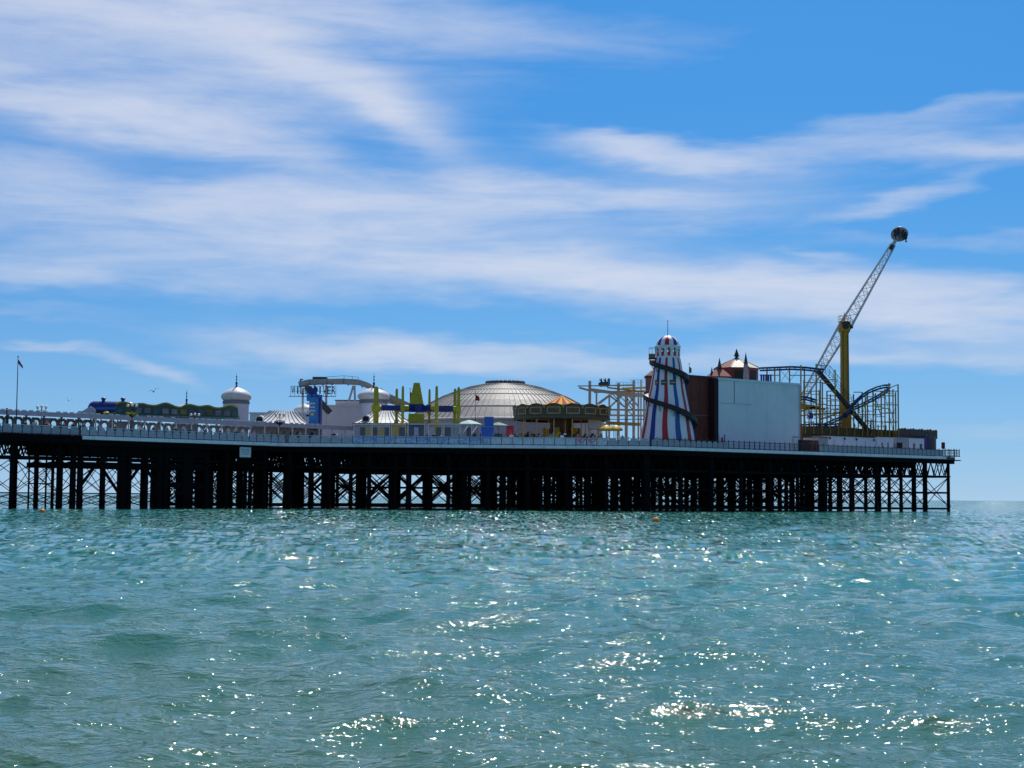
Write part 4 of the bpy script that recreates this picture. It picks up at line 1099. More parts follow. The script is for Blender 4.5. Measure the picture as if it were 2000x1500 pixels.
# ------------------------------------------------------------------ helter skelter
hp = tail_pt(1304, 4.25)
f = Fr(1304, hp.y)
hs_ = f.thing('helter_skelter', 'white helter skelter tower with red and blue stripes and dark spiral slide', 'helter skelter')
k_ = f.k
PR = [(54.5, 866), (53, 853), (46, 820), (40.5, 787), (35, 760), (31, 737), (27, 713), (24.5, 700)]
prof = [(h / k_ * 1.0, f.p(1304, y).z) for h, y in PR]; prof[0] = (prof[0][0] * 1.0, 0.0)
def body_r(z):
    for (r0, z0), (r1, z1) in zip(prof[:-1], prof[1:]):
        if z <= z1: return r0 + (r1 - r0) * (z - z0) / (z1 - z0)
    return prof[-1][0]
HW = mat('helter_white', (.80, .80, .80), .45, var=.05, dirt=.12)
MB().lathe(prof, n=24).build('tower_wall', HW, hs_)
RED = mat('stripe_red', (.50, .02, .025), .45, var=.12); SBL = mat('stripe_blue', (.02, .035, .25), .45, var=.15); SBL2 = mat('stripe_light_blue', (.025, .10, .30), .45, var=.15)
zlev = [prof[0][1] + (prof[-1][1] - prof[0][1]) * i / 14 for i in range(15)]
for j in range(12):
    a_ = -PI / 2 + math.radians(-41 + 30 * j)
    q = MB(); vs = []
    for i, z in enumerate(zlev):
        r = body_r(z) * 1.006 + .012; wv = math.radians(1.3) * math.sin(i * .9 + j); wd = math.radians(6.3 - 1.6 * i / 14)
        for s_ in (-1, 0, 1): vs.append((r * math.cos(a_ + wv + s_ * wd), r * math.sin(a_ + wv + s_ * wd), z))
    q.add(vs, [(3 * i + c, 3 * i + c + 1, 3 * i + c + 4, 3 * i + c + 3) for i in range(14) for c in (0, 1)])
    so = q.build('stripe', RED if j % 2 else (SBL2 if j == 2 else SBL), hs_); md = so.modifiers.new('t', 'SOLIDIFY'); md.thickness = .02
zl0, zl1 = prof[-1][1], f.p(1304, 677.5).z; rl = 23.8 / k_
# lantern storey: eight piers, pointed openings, red boards
MB().lathe([(prof[-1][0], zl0), (rl, zl0 + .1), (rl, zl0 + .25), (.1, zl0 + .25)], n=16).build('lantern_floor', HW, hs_)
hL = zl1 - zl0
for k in range(12):
    a0 = 2 * PI * (k + .5) / 12 - PI / 2
    MB().box((rl * .97 * math.cos(a0), rl * .97 * math.sin(a0), zl0 + hL / 2 + .1), (.36, .16, hL - .2), a0 + PI / 2).build('pier', HW, hs_)
    a1 = a0 + PI / 12; am = a0 + PI / 12
    cx, cy = rl * .96 * math.cos(am), rl * .96 * math.sin(am); wd = 2 * rl * math.sin(PI / 12) - .2
    tx, ty = -math.sin(am), math.cos(am)
    MB().box((cx, cy, zl0 + hL * .30), (wd * .62, .06, hL * .42), am + PI / 2).build('red_board', RED, hs_)
    for s_ in (-1, 1): MB().box((cx + tx * s_ * wd * .42, cy + ty * s_ * wd * .42, zl0 + hL * .30), (wd * .22, .1, hL * .42), am + PI / 2).build('board_jamb', HW, hs_)
    q = MB(); zt_ = zl1 - .02; zs = zl1 - .62
    for s_ in (-1, 1):
        q.slab([(cx + tx * s_ * wd / 2, cy + ty * s_ * wd / 2, zs), (cx + tx * s_ * wd / 2, cy + ty * s_ * wd / 2, zt_), (cx, cy, zt_), (cx, cy, zt_ - .12), (cx + tx * s_ * wd * .3, cy + ty * s_ * wd * .3, zt_ - .34)], (math.cos(am) * .1, math.sin(am) * .1, 0))
    q.build('arch_head', HW, hs_)
zd = f.p(1304, 655).z; Hd = zd - zl1
for k in range(16):
    a0 = 2 * PI * k / 16 - PI / 2 - PI / 16 - math.radians(9)
    pr_ = [(rl * .97 * math.cos(PI / 2 * q / 8), zl1 + .1 + (Hd - .1) * math.sin(PI / 2 * q / 8)) for q in range(8)] + [(.02, zd)]
    MB().lathe(pr_, n=3, a0=a0, a1=a0 + PI / 8).build('dome_panel', RED if k % 4 == 0 else (SBL if k % 4 == 2 else HW), hs_, True)
MB().lathe([(rl * .95, zl1 - .05), (rl * 1.1, zl1), (rl * 1.1, zl1 + .09), (rl, zl1 + .14)], n=32).build('brim', HW, hs_, True)
MB().tube((0, 0, zd - .05), (0, 0, f.p(1304, 628).z), .05, .035, 6).build('mast', IRON2, hs_); MB().ball((0, 0, f.p(1304, 627).z), .09, 8, 5).build('mast_ball', IRON2, hs_)
# spiral slide
SL = mat('slide_dark', (.018, .012, .012), .5, var=.3); SLI = mat('slide_mat', (.35, .30, .26), .5)
key = [(165, 703), (180, 706), (270, 724), (360, 742), (450, 757), (540, 773), (630, 797), (720, 826), (800, 845), (860, 856)]
zz_ = [(math.radians(a_), f.p(1304, y).z) for a_, y in key]
def slide_z(a_):
    for (a0, z0), (a1, z1) in zip(zz_[:-1], zz_[1:]):
        if a_ <= a1: return z0 + (z1 - z0) * (a_ - a0) / (a1 - a0)
    return zz_[-1][1]
ang = [zz_[0][0] + (zz_[-1][0] - zz_[0][0]) * i / 120 for i in range(121)]
wall, bed = [], []
for a_ in ang:
    z = slide_z(a_); r = body_r(z); ca_, sa_ = math.cos(a_), math.sin(a_); ro = r + .78
    wall += [(ro * ca_, ro * sa_, z - .34), (ro * ca_, ro * sa_, z + .38), ((ro - .06) * ca_, (ro - .06) * sa_, z + .38), ((ro - .06) * ca_, (ro - .06) * sa_, z - .02), ((r - .05) * ca_, (r - .05) * sa_, z - .02), ((r - .05) * ca_, (r - .05) * sa_, z - .34)]
m_ = 6
fs = [(i * m_ + c, i * m_ + (c + 1) % m_, (i + 1) * m_ + (c + 1) % m_, (i + 1) * m_ + c) for i in range(120) for c in range(m_)]
sl_o = MB().add(wall, fs + [tuple(range(6)), tuple(range(720, 726))]).build('slide', SL, hs_)
bedv = []
for a_ in ang:
    z = slide_z(a_); r = body_r(z); bedv += [((r + .02) * math.cos(a_), (r + .02) * math.sin(a_), z + .0), ((r + .7) * math.cos(a_), (r + .7) * math.sin(a_), z + .0)]
MB().add(bedv, [(2 * i, 2 * i + 1, 2 * i + 3, 2 * i + 2) for i in range(120)]).build('slide_bed', SLI, sl_o)
for i in range(4, 118, 6):
    a_ = ang[i]; z = slide_z(a_); r = body_r(z - .9)
    MB().bar(((r + .02) * math.cos(a_), (r + .02) * math.sin(a_), z - 1.1), ((body_r(z) + .6) * math.cos(a_), (body_r(z) + .6) * math.sin(a_), z - .3), .07).build('slide_bracket', SBL, hs_)
pz = zl0 + .2
MB().box((-rl - .45, -.1, pz - .25), (1.1, 1.5, .14)).build('platform', IRON2, hs_)
MB().box((-rl - .6, -.7, pz + .1), (.9, .06, .6)).build('platform_board', BROWN, hs_)
q = MB()
for dx in (0, .42, .85): q.bar((-rl - 1.0 + dx, -.8, pz - .2), (-rl - 1.0 + dx, -.8, zl1 - .2), .05)
q.bar((-rl - 1.0, -.8, zl1 - .2), (-rl + .1, -.8, zl1 - .2), .05); q.bar((-rl - 1.0, -.8, pz + 1.1), (-rl + .1, -.8, pz + 1.1), .05); q.build('platform_cage', IRON2, hs_)
PLQ = mat('plaque_brown', (.12, .06, .05), .5)
for px, w_ in ((1281, 7.5), (1294.5, 11), (1311, 11)):
    c = f.p(px, 749); ax = c.x; r = body_r(c.z) + .05; yy = -math.sqrt(max(.1, r * r - ax * ax)); a_ = math.atan2(yy, ax)
    pl = MB().box((r * math.cos(a_), r * math.sin(a_), c.z), (w_ / k_ * 1.1, .1, .72), a_ + PI / 2).build('plaque', PLQ, hs_)
    MB().box(((r + .06) * math.cos(a_), (r + .06) * math.sin(a_), c.z), (w_ / k_ * .8, .03, .12), a_ + PI / 2).build('plaque_print', IVORY, pl)

# ------------------------------------------------------------------ maroon ghost house, pale windowless hall, red turrets
def tail_box(c, s0, s1, dep, z0, z1, name, material, parent, org):
    pts = [N3 + t_t * s + n_t * q - org for s, q in ((s0, c), (s1, c), (s1, c + dep), (s0, c + dep))]
    return MB().prism([(p.x, p.y) for p in pts], z0, z1).build(name, material, parent)
CB, CG = 4.0, 5.2
s_b, s_c = tail_s(1404, CB), tail_s(1563.5, CB)
s_a = tail_s(1339, CG); s_g = tail_s(1404, CG)
org = N3 + t_t * s_a + n_t * CG
gh = thing('ghost_house', 'tall dark maroon windowless building between the helter skelter and pale hall', 'building', (org.x, org.y, DECK))
H1 = 10.45; HG = 10.75
def ghost_plan(o0, a0, b0, g):                     # left flank runs straight back from the corner
    A0 = N3 + t_t * a0 + n_t * (CG + o0) - org; B0 = N3 + t_t * b0 + n_t * (CG + o0) - org
    return [(p_.x, p_.y) for p_ in (A0, B0, B0 + n_t * 5, A0 + Vector((1.0 - g, 9, 0)))]
MB().prism(ghost_plan(0, s_a, s_g, 0), 0, HG).build('wall', MAROON, gh)
MB().prism(ghost_plan(-.15, s_a - .1, s_g + .05, .2), HG, HG + .2).build('coping', IRON2, gh)
tail_box(CB - .05, s_b - .85, s_b - .02, 1.3, 0, HG - .1, 'hall_side_shade', mat('hall_shade_maroon', (.022, .006, .008), .7), gh, org)  # added dark strip: paints the shadow on the pale hall's side
tail_box(CG - .1, s_a + .4, s_b - .9, .1, 5.0, 5.15, 'string_course', mat('dusty_pink_trim', (.22, .10, .09), .6), gh, org)
for k in range(4): tail_box(CG - .02, s_a + 1.2 + k * 1.7, s_a + 1.24 + k * 1.7, .02, .2, HG - .1, 'sheet_joint', mat('maroon_joint', (.04, .009, .009), .8), gh, org)
# brick tower standing behind the helter skelter
bt = tail_pt(1270, 9.5)
btw = thing('brick_tower', 'brown tower with small terracotta roof peeping out behind the helter skelter', 'tower', (bt.x, bt.y, DECK))
BRK = mat('brown_brick', (.20, .075, .05), .7, var=.3); zb_ = at(1270, 737, bt.y).z - DECK
MB().box((.35, .8, zb_ / 2), (1.75, 1.6, zb_)).build('shaft', BRK, btw)
MB().box((.35, .8, zb_ + .1), (2.1, 1.95, .3)).build('cornice', IRON2, btw)
MB().lathe([(1.4, zb_ + .25), (.02, zb_ + 1.1)], (.35, .8, 0), 4, PI / 4, PI / 4 + 2 * PI).build('roof', TERRA, btw)
MB().box((.35, -.03, zb_ - 2.0), (.7, .1, 1.3)).build('window', DARK, btw)
org2 = N3 + t_t * s_b + n_t * CB
bh = thing('pale_hall', 'big pale blue windowless hall wall facing the sea with rust streak', 'building', (org2.x, org2.y, DECK))
PALE = mat('pale_blue_wall', (.74, .78, .79), .6, var=.07, scale=.35, dirt=.30, dirtcol=(.42, .50, .55))
tail_box(CB, s_b, s_c, 15, 0, H1 - .05, 'wall', PALE, bh, org2)
tail_box(CB - .14, s_b - .1, s_c + .15, 15.3, H1 - .05, H1 + .3, 'parapet', mat('pale_parapet', (.66, .76, .84), .55, dirt=.15), bh, org2)
tail_box(CB - .03, tail_s(1434.5, CB), tail_s(1435.5, CB), .03, H1 - 3.4, H1 - .08, 'drain_pipe', mat('rusty_iron', (.16, .07, .035), .8, var=.4), bh, org2)
tail_box(CB - .03, s_b + .2, tail_s(1470, CB), .03, H1 - 3.48, H1 - 3.42, 'sheet_joint', mat('joint_grey', (.28, .33, .36), .7), bh, org2)
for s_ in (tail_s(1460, CB), tail_s(1500, CB), tail_s(1532, CB)): tail_box(CB - .006, s_, s_ + .05, .006, .2, H1 - .1, 'sheet_joint', mat('joint_pale', (.52, .65, .74), .6), bh, org2)
tail_box(CB - .025, s_c - .32, s_c + .03, .1, 0, H1 - .06, 'corner_flashing', GREYW, bh, org2)
dd = tail_box(CB - .04, tail_s(1550, CB), tail_s(1559.5, CB), .04, .05, 2.35, 'door', PALE, bh, org2)
tail_box(CB - .09, tail_s(1549, CB), tail_s(1560.5, CB), .05, 2.36, 2.5, 'door_head', mat('door_grey', (.22, .24, .26), .6), bh, org2)
tail_box(CB - .085, tail_s(1549.2, CB), tail_s(1550, CB), .04, .05, 2.36, 'door_jamb', GREYW, bh, org2)
nb = tail_box(CB - .12, tail_s(1405.5, CB), tail_s(1414, CB), .08, .6, 2.3, 'notice_case', WHITE, bh, org2)
tail_box(CB - .16, tail_s(1408, CB), tail_s(1411.5, CB), .03, 1.2, 1.9, 'notice', mat('notice_red', (.35, .03, .08), .5), bh, org2)
tail_box(CB - .16, tail_s(1414.2, CB), tail_s(1415.6, CB), .16, .0, 2.35, 'case_post', NAVY, bh, org2)
# turret roofs standing on the ghost house
def spire(parent, x, y, z, h, r, material=IRON2):
    return MB().lathe([(r * .5, z - .15), (r * .75, z), (r * .3, z + .12), (r, z + .3), (r * .75, z + .42), (.015, z + h)], (x, y, 0), 8).build('spire', material, parent)
f = Fr(1439, 256, DECK + H1)
tu = thing('red_turret', 'octagonal red turret with roof painted sunlit cream and shaded terracotta and dark spires', 'turret', f.b)
k_ = f.k
ze, zp = f.p(1440, 720).z, f.p(1441, 699).z; Re = 47 / k_; rw = 43 / k_
PINK = mat('raspberry_wall', (.20, .045, .06), .6, var=.25); CRM_LIT = mat('sunlit_roof_cream', (.66, .58, .44), .6, var=.08)
for k in range(8):
    a0 = 2 * PI * (k - .5) / 8 - PI / 2; a1 = a0 + PI / 4
    wl = MB().lathe([(rw, -.4), (rw, ze)], n=1, a0=a0, a1=a1).build('wall_panel', PINK if k % 2 else MAROON, tu)
    am = (a0 + a1) / 2; rr_ = rw * math.cos(PI / 8) + .03
    MB().box((rr_ * math.cos(am), rr_ * math.sin(am), ze * .45), (1.5, .08, ze * .75), am + PI / 2).build('dark_opening', DARK, wl) if k % 8 in (0, 1) else None
    cr = MB().lathe([(Re, ze - .06), (Re * .5, ze + (zp - ze) * .55), (.05, zp)], n=1, a0=a0, a1=a1).build('roof_facet', CRM_LIT if k in (0, 1, 2) else TERRA, tu)  # sunlit facets coloured cream, shaded ones terracotta: light painted into the roof
    e0, e1 = Vector((Re * math.cos(a1), Re * math.sin(a1), ze)), Vector((Re * .5 * math.cos(a1), Re * .5 * math.sin(a1), ze + (zp - ze) * .55)); e2 = Vector((0, 0, zp))
    MB().bar(e0, e1, .1, .1).bar(e1, e2, .1, .1).build('hip_rib', IRON2, cr)
MB().lathe([(Re + .05, ze - .14), (Re + .05, ze - .04), (.2, ze - .04)], n=8, a0=-PI / 2 - PI / 8, a1=-PI / 2 - PI / 8 + 2 * PI).build('eaves', IRON2, tu)
spire(tu, 0, 0, zp, f.p(1441, 681).z - zp, .5)
fs_ = Fr(1457, 250.5, DECK + H1); o = thing('roof_spire', 'grey pinnacle with dark pointed tip in front of the red turret', 'spire', fs_.b)
z0, z1, z2 = 0.0, fs_.p(1457, 711).z, fs_.p(1457, 688).z
MB().lathe([(.42, -.3), (.42, z0 + .9), (.34, z1 - .2), (.30, z1)], n=6).build('shaft', mat('grey_stone', (.20, .19, .19), .8), o); MB().lathe([(.34, z1), (.3, z1 + .15), (.015, z2)], n=6).build('tip', IRON2, o)
f = Fr(1405, 252, DECK + H1); o = thing('corner_turret', 'low turret with terracotta hipped roof and two dark spires beside red turret', 'turret', f.b)
z1 = f.p(1405, 722).z; h0 = f.p(1403, 735).z
MB().lathe([(27 / f.k, h0 - .1), (8 / f.k, z1), (.02, z1 + .1)], n=8).build('roof', TERRA, o); MB().lathe([(25 / f.k, -.3), (25 / f.k, h0)], n=8).build('wall', MAROON, o)
spire(o, 0, -.3, z1, f.p(1405, 699).z - z1, .42); c = f.p(1389, 733); spire(o, c.x, -.8, c.z - .2, f.p(1389, 715).z - c.z, .28)
f = Fr(1496, 262, DECK + H1); o = thing('roof_plant', 'row of dark blue ventilation drums on the pale hall roof', 'machinery', f.b)
for k in range(5):
    c = f.p(1487 + k * 4.6, 738); MB().tube((c.x, 0, -.8), (c.x, 0, f.p(1490, 733).z), .15, n=8).build('drum', NAVY, o)
a, b = f.p(1484, 732.5), f.p(1509, 734); MB().box(((a.x + b.x) / 2, 0, a.z), (b.x - a.x, .7, .14)).build('top_plate', NAVY, o); MB().box(((a.x + b.x) / 2, 0, -.45), (b.x - a.x, 1.2, .9)).build('base', DARK, o)
flagpole(1346, 247, 711, 735, .05, (.35, 1.0, .35), 'small flag on a pole on the ghost house roof edge', fcol=mat('flag_multi', (.18, .2, .16), .8, var=.8, scale=4)).location.z = DECK

# ------------------------------------------------------------------ yellow and blue coaster
f = Fr(1640, 268)
co = f.thing('steel_coaster', 'yellow and blue steel roller coaster with stair lift hill at the pier end', 'roller coaster')
TRK = mat('blue_track', (.010, .055, .17), .4, var=.2); YST = mat('mustard_steel', (.33, .21, .015), .45, var=.25, dirt=.25)
def cpath(pts, name='track', gauge=1.1, ties=True):
    q = MB(); L3 = [f.p(*p_) if len(p_) == 3 else f.p(p_[0], p_[1]) for p_ in pts]
    for dy in (-gauge / 2, gauge / 2):
        for a, b in zip(L3[:-1], L3[1:]): q.tube(a + Vector((0, dy, 0)), b + Vector((0, dy, 0)), .13, n=6)
    for a, b in zip(L3[:-1], L3[1:]):
        q.tube(a - Vector((0, 0, .4)), b - Vector((0, 0, .4)), .16, n=6)
        n = max(1, int((b - a).length / 1.0))
        for k in range(n):
            c = a.lerp(b, (k + .5) / n); q.bar(c + Vector((0, -gauge / 2, 0)), c + Vector((0, gauge / 2, 0)), .1); q.bar(c, c - Vector((0, 0, .4)), .12)
    return q.build(name, TRK, co)
cpath([(1484, 719), (1510, 718), (1545, 716.5), (1575, 718), (1608, 722)])
cpath([(1655, 806), (1662, 792), (1672, 782), (1684, 771), (1698, 762), (1712, 756), (1726, 752.5), (1738, 752)])
cpath([(1738, 757, 3), (1728, 764, 3), (1712, 774, 3), (1696, 782, 3), (1680, 790, 3), (1664, 797, 3), (1650, 812, 3)])
cpath([(1556, 774, 2), (1575, 776, 2), (1596, 782, 2)])
cpath([(1556, 830, -1), (1590, 829, -1), (1625, 829, -1), (1642, 827, -1)])
cpath([(1560, 845, 3), (1600, 832, 3), (1640, 815, 3), (1652, 806, 3)])
# lift hill with stairs
q = MB(); a, b = f.p(1597, 724, 1), f.p(1700, 846, 1)
for dy in (-.75, .75): q.bar(a + Vector((0, dy, 0)), b + Vector((0, dy, 0)), .2, .5)
q.build('lift_beam', IRON2, co)
n = 34
STEPM = MB().box((0, 0, 0), (.30, 1.0, .05)).mesh('stair_tread', IRON2)
for k in range(n):
    c = a.lerp(b, (k + .5) / n) + Vector((.55, -.2, .5)); share('stair_tread', STEPM, co, c)
q = MB(); r0, r1 = a + Vector((.5, -.75, 1.5)), b + Vector((.5, -.75, 1.5))
for off in (0, -.5): q.tube(r0 + Vector((0, 0, off)), r1 + Vector((0, 0, off)), .035, n=5)
for k in range(15): c = r0.lerp(r1, k / 14); q.tube(c, c - Vector((0, 0, 1.2)), .03, n=5)
a2, b2 = f.p(1594, 713, 0), f.p(1621, 715, 0); c2 = f.p(1642, 741, 0)
for p0, p1 in ((a2, b2), (b2, c2)):
    q.tube(p0, p1, .045, n=5)
    for k in range(4): c = p0.lerp(p1, k / 3); q.tube(c, c - Vector((0, 0, 1.3)), .035, n=5)
q.build('stair_rail', IRON2, co)
posts = [(1498, 719, 1), (1513, 717, 0), (1523, 718, 2), (1542, 717, 0), (1564, 713, -1), (1571, 719, 2), (1594, 711, 0), (1602, 742, 1), (1606, 746, 3), (1615, 764, 0), (1631, 722, -1), (1667, 770, 0), (1684, 766, 1), (1694, 766, 0), (1705, 762, 3),
         (1721, 764, 0), (1736.5, 748, -1), (1749, 766, 3), (1754, 751, 0), (1701, 822, 2), (1645, 800, 3), (1657, 820, 2), (1580, 790, 1)]
for px, y, dy in posts:
    c = f.p(px, y, dy); MB().tube((c.x, dy, .0), (c.x, dy, c.z), .12, n=8).build('post', YST, co)
ties = [(1542, 733, 1602, 733), (1571, 747, 1606, 747), (1602, 742, 1630, 742), (1606, 749, 1622, 749), (1615, 764, 1631, 764), (1615, 773, 1631, 773), (1615, 783, 1642, 783), (1615, 792, 1642, 792), (1684, 775, 1705, 775), (1667, 766, 1684, 766), (1721, 773, 1749, 773), (1705, 764, 1754, 764),
        (1705, 790, 1754, 791), (1721, 807, 1749, 807), (1721, 798, 1736, 798), (1736, 758, 1754, 751), (1498, 733, 1523, 733), (1694, 793, 1721, 793), (1707, 800, 1721, 800)]
for x0, y0, x1, y1 in ties: pbar(f, co, 'tie', YST, x0, y0, x1, y1, .14)
for x0, y0, x1, y1 in ((1524, 722, 1542, 744), (1542, 722, 1526, 744), (1543, 744, 1558, 724), (1736, 792, 1750, 832), (1750, 792, 1737, 832), (1706, 768, 1720, 808), (1720, 768, 1704, 822), (1616, 794, 1632, 838), (1602, 782, 1616, 794), (1694, 770, 1684, 812), (1668, 796, 1684, 834)):
    pbar(f, co, 'cable', IRON2, x0, y0, x1, y1, .06, .06, 1)
for x0, y0, x1, y1, w_ in ((1562, 791, 1600, 796, .5), (1562, 797, 1612, 799, .35), (1563, 812, 1640, 806, .2), (1600, 820, 1645, 804, .25), (1565, 838, 1650, 838, .6), (1565, 803, 1590, 795, .25)):
    pbar(f, co, 'beam', YST, x0, y0, x1, y1, .5, w_, 1.5)
# back row of the support frame
back = [(1570, 742), (1584, 760), (1600, 762), (1622, 770), (1640, 772), (1655, 790), (1676, 786), (1690, 776), (1710, 768), (1728, 760), (1744, 760)]
for i, (px, y) in enumerate(back):
    c = f.p(px, y, 6); MB().tube((c.x, 6, 0), (c.x, 6, c.z), .11, n=6).build('post', YST, co)
    if i + 1 < len(back):
        x2, y2 = back[i + 1]
        for yy in range(int(max(y, y2)) + 8, 846, 19): pbar(f, co, 'tie', YST, px, yy, x2, yy, .11, None, 6)
        pbar(f, co, 'cable', YST, px, max(y, y2) + 8, x2, 842, .06, .06, 6)
for x0, y0, x1, y1 in ((1565, 803, 1615, 803), (1594, 790, 1615, 790), (1571, 764, 1602, 764), (1667, 790, 1694, 790), (1667, 810, 1721, 810), (1684, 824, 1754, 824), (1631, 800, 1667, 800), (1615, 812, 1645, 812)): pbar(f, co, 'tie', YST, x0, y0, x1, y1, .13)
q = MB()
for x0, y0, x1, y1 in ((1590, 818, 1640, 802), (1590, 812, 1640, 796)):
    a, b = f.p(x0, y0, 4), f.p(x1, y1, 4); q.tube(a, b, .05, n=5)
a, b = f.p(1590, 818, 4), f.p(1640, 802, 4); c, e_ = f.p(1590, 812, 4), f.p(1640, 796, 4)
for k in range(9): q.tube(a.lerp(b, k / 8), c.lerp(e_, (k + .5) / 8 if k < 8 else 1), .04, n=5)
q.build('lattice_walkway', STEELW, co)
fo = Fr(1579, 262); o = fo.thing('coaster_loop_car', 'white framed ride car with blue seat at the foot of the coaster', 'coaster car')
MB().path([fo.p(1573, 806), fo.p(1578, 815), fo.p(1583, 828), fo.p(1588, 846)], .09).path([fo.p(1577, 805), fo.p(1582, 814), fo.p(1587, 826), fo.p(1592, 842)], .09).build('frame', WHITE, o)
c = fo.p(1582, 812, .4); MB().lathe([(.02, -.6), (.5, -.45), (.55, 0), (.4, .5), (.02, .62)], (c.x, .4, c.z), 10).build('seat', NAVY, o)
# station deck
tail_s_ = tail_s
def tbox(name, label, cat, px0, px1, c, dep, z0, z1, material, extra=None, group=None):
    s0, s1 = tail_s(px0, c), tail_s(px1, c); og = N3 + t_t * s0 + n_t * c
    o = thing(name, label, cat, (og.x, og.y, DECK), 0, group)
    tail_box(c, s0, s1, dep, z0, z1, 'wall', material, o, og)
    return o, og, s0, s1
STD = mat('station_brown', (.10, .06, .012), .7, var=.5)
o, og, s0, s1 = tbox('coaster_station', 'dark mustard coaster station platform behind the white sheds', 'ride platform', 1568, 1756, 8.5, 9, 0, 3.3, STD)
tail_box(8.3, s0, s1, 9.3, 3.3, 4.5, 'canopy_band', STD, o, og)
for k in range(12): tail_box(8.2, s0 + (s1 - s0) * k / 12 + .3, s0 + (s1 - s0) * k / 12 + .5, .1, 3.3, 5.3, 'rail_post', YST, o, og)
o, og, s0, s1 = tbox('shed', 'dark brown low shed with rust red doors by the pale hall', 'shed', 1565.5, 1600, 3.4, 3, 0, 2.0, mat('shed_brown', (.045, .025, .022), .7))
for k in range(3): tail_box(3.34, tail_s(1584 + k * 4.6, 3.4), tail_s(1587.2 + k * 4.6, 3.4), .05, .1, 1.9, 'door', mat('rust_red', (.22, .06, .04), .6), o, og)
def shed(px0, px1, h, label, doors=(), windows=(), m_=WHITE, c=3.2, roofm=IRON2):
    o, og, s0, s1 = tbox('shed', label, 'shed', px0, px1, c, 3.2, 0, h, m_, group='white sheds along the end railing')
    tail_box(c - .12, s0 - .05, s1 - .03, 3.5, h, h + .14, 'roof', roofm, o, og)
    for (a, b, z0, z1, mm) in doors: tail_box(c - .03, tail_s(a, c), tail_s(b, c), .03, z0, z1, 'door', mm, o, og)
    for (a, b, z0, z1) in windows: 
        wn = tail_box(c - .03, tail_s(a, c), tail_s(b, c), .03, z0, z1, 'window', mat('window_grey', (.10, .12, .14), .2), o, og)
SHW = mat('shed_white', (.78, .80, .83), .55, var=.05, dirt=.12); GAP = mat('door_gap', (.30, .33, .36), .7)
shed(1600.5, 1617, 2.5, 'small grey shed between the rust red doors and the white sheds', m_=mat('shed_grey', (.40, .38, .40), .6))
shed(1617.5, 1711, 2.8, 'long low white shed with plain double doors along the end railing', doors=[(1629.5, 1630.2, .1, 2.2, GAP), (1649, 1649.8, .1, 2.2, GAP), (1674, 1674.6, .1, 2.2, GAP), (1690, 1690.6, .1, 2.2, GAP)], m_=SHW)
for px in (1622, 1651, 1674, 1708):
    p_ = tail_pt(px, 3.05); o = thing('wall_lamp', {1622: 'small dark lamp by the first door of the long white shed', 1651: 'small dark lamp above the second door gap of the long shed', 1674: 'small dark lamp above the third door gap of the long shed', 1708: 'small dark lamp at the far corner of the long shed'}[px], 'lamp', (p_.x, p_.y, DECK + 2.4), RZ_T, 'lamps on the white shed'); MB().box((0, 0, 0), (.2, .16, .26)).build('body', IRON2, o); MB().box((0, 0, .16), (.28, .22, .05)).build('hood', IRON2, o)
shed(1713, 1746, 3.0, 'white shed with two narrow windows beside the long shed', windows=[(1722.5, 1725, 1.0, 2.1), (1734, 1736.5, 1.0, 2.1)], m_=SHW)
shed(1750.5, 1774.5, 3.1, 'grey shed with wide dark doorway between the two white sheds', doors=[(1752, 1763, .05, 2.2, DARK)], m_=mat('shed_grey2', (.42, .41, .42), .6))
shed(1776, 1806, 3.05, 'white shed with two blue grey windows nearest the pier end', windows=[(1784, 1788, 1.0, 2.15), (1797, 1801.5, 1.0, 2.15)], m_=SHW)
o, og, s0, s1 = tbox('fairground_stall', 'dark fairground stall with wavy fascia and purple columns at pier end', 'stall', 1752, 1829, 6.4, 5, 0, 3.4, mat('ride_back_dark', (.03, .025, .04), .7))
n = 14
FASC = mat('brown_fascia', (.10, .07, .05), .6, var=.7, scale=2.0)
for k in range(n):
    sa, sb = s0 + (s1 - s0) * k / n, s0 + (s1 - s0) * (k + 1) / n; pts = []
    for j in range(6):
        s = sa + (sb - sa) * j / 5; P_ = N3 + t_t * s + n_t * 6.1 - og; pts.append((P_.x, P_.y, 4.55 + .22 * abs(math.sin(PI * j / 5)) + .06 * (k % 3)))
    a, b = pts[0], pts[-1]
    MB().slab([(a[0], a[1], 3.25), (b[0], b[1], 3.25)] + pts[::-1], n_t * .2).build('fascia_board', FASC, o)
VIO = mat('violet_paint', (.05, .03, .16), .5)
for px, w_, mm in ((1808, 5, VIO), (1814, 2, NAVY), (1826.5, 3, mat('column_grey', (.22, .2, .19), .6))): tail_box(3.4, tail_s(px, 3.4), tail_s(px + w_, 3.4), 2.8, 0, 3.5, 'column', mm, o, og)
tail_box(4.4, tail_s(1815, 4.4), tail_s(1825, 4.4), .3, 0, 1.8, 'painted_figure_board', mat('board_blue', (.10, .13, .24), .5, var=.9, scale=2.5), o, og)
# lifebuoy post at the end of the pier
p_ = tail_pt(1843, .9); o = thing('lifebuoy_post', 'dark red lifebuoy case on a post near the pier end railing', 'lifebuoy', (p_.x, p_.y, DECK), RZ_T)
MB().tube((0, 0, 0), (0, 0, 1.5), .06, n=6).build('post', IRON2, o)
MB().lathe([(.02, 1.3), (.26, 1.36), (.3, 1.6), (.3, 2.3), (.24, 2.44), (.02, 2.48)], n=12).build('case', mat('dark_red', (.13, .015, .02), .5), o, True)

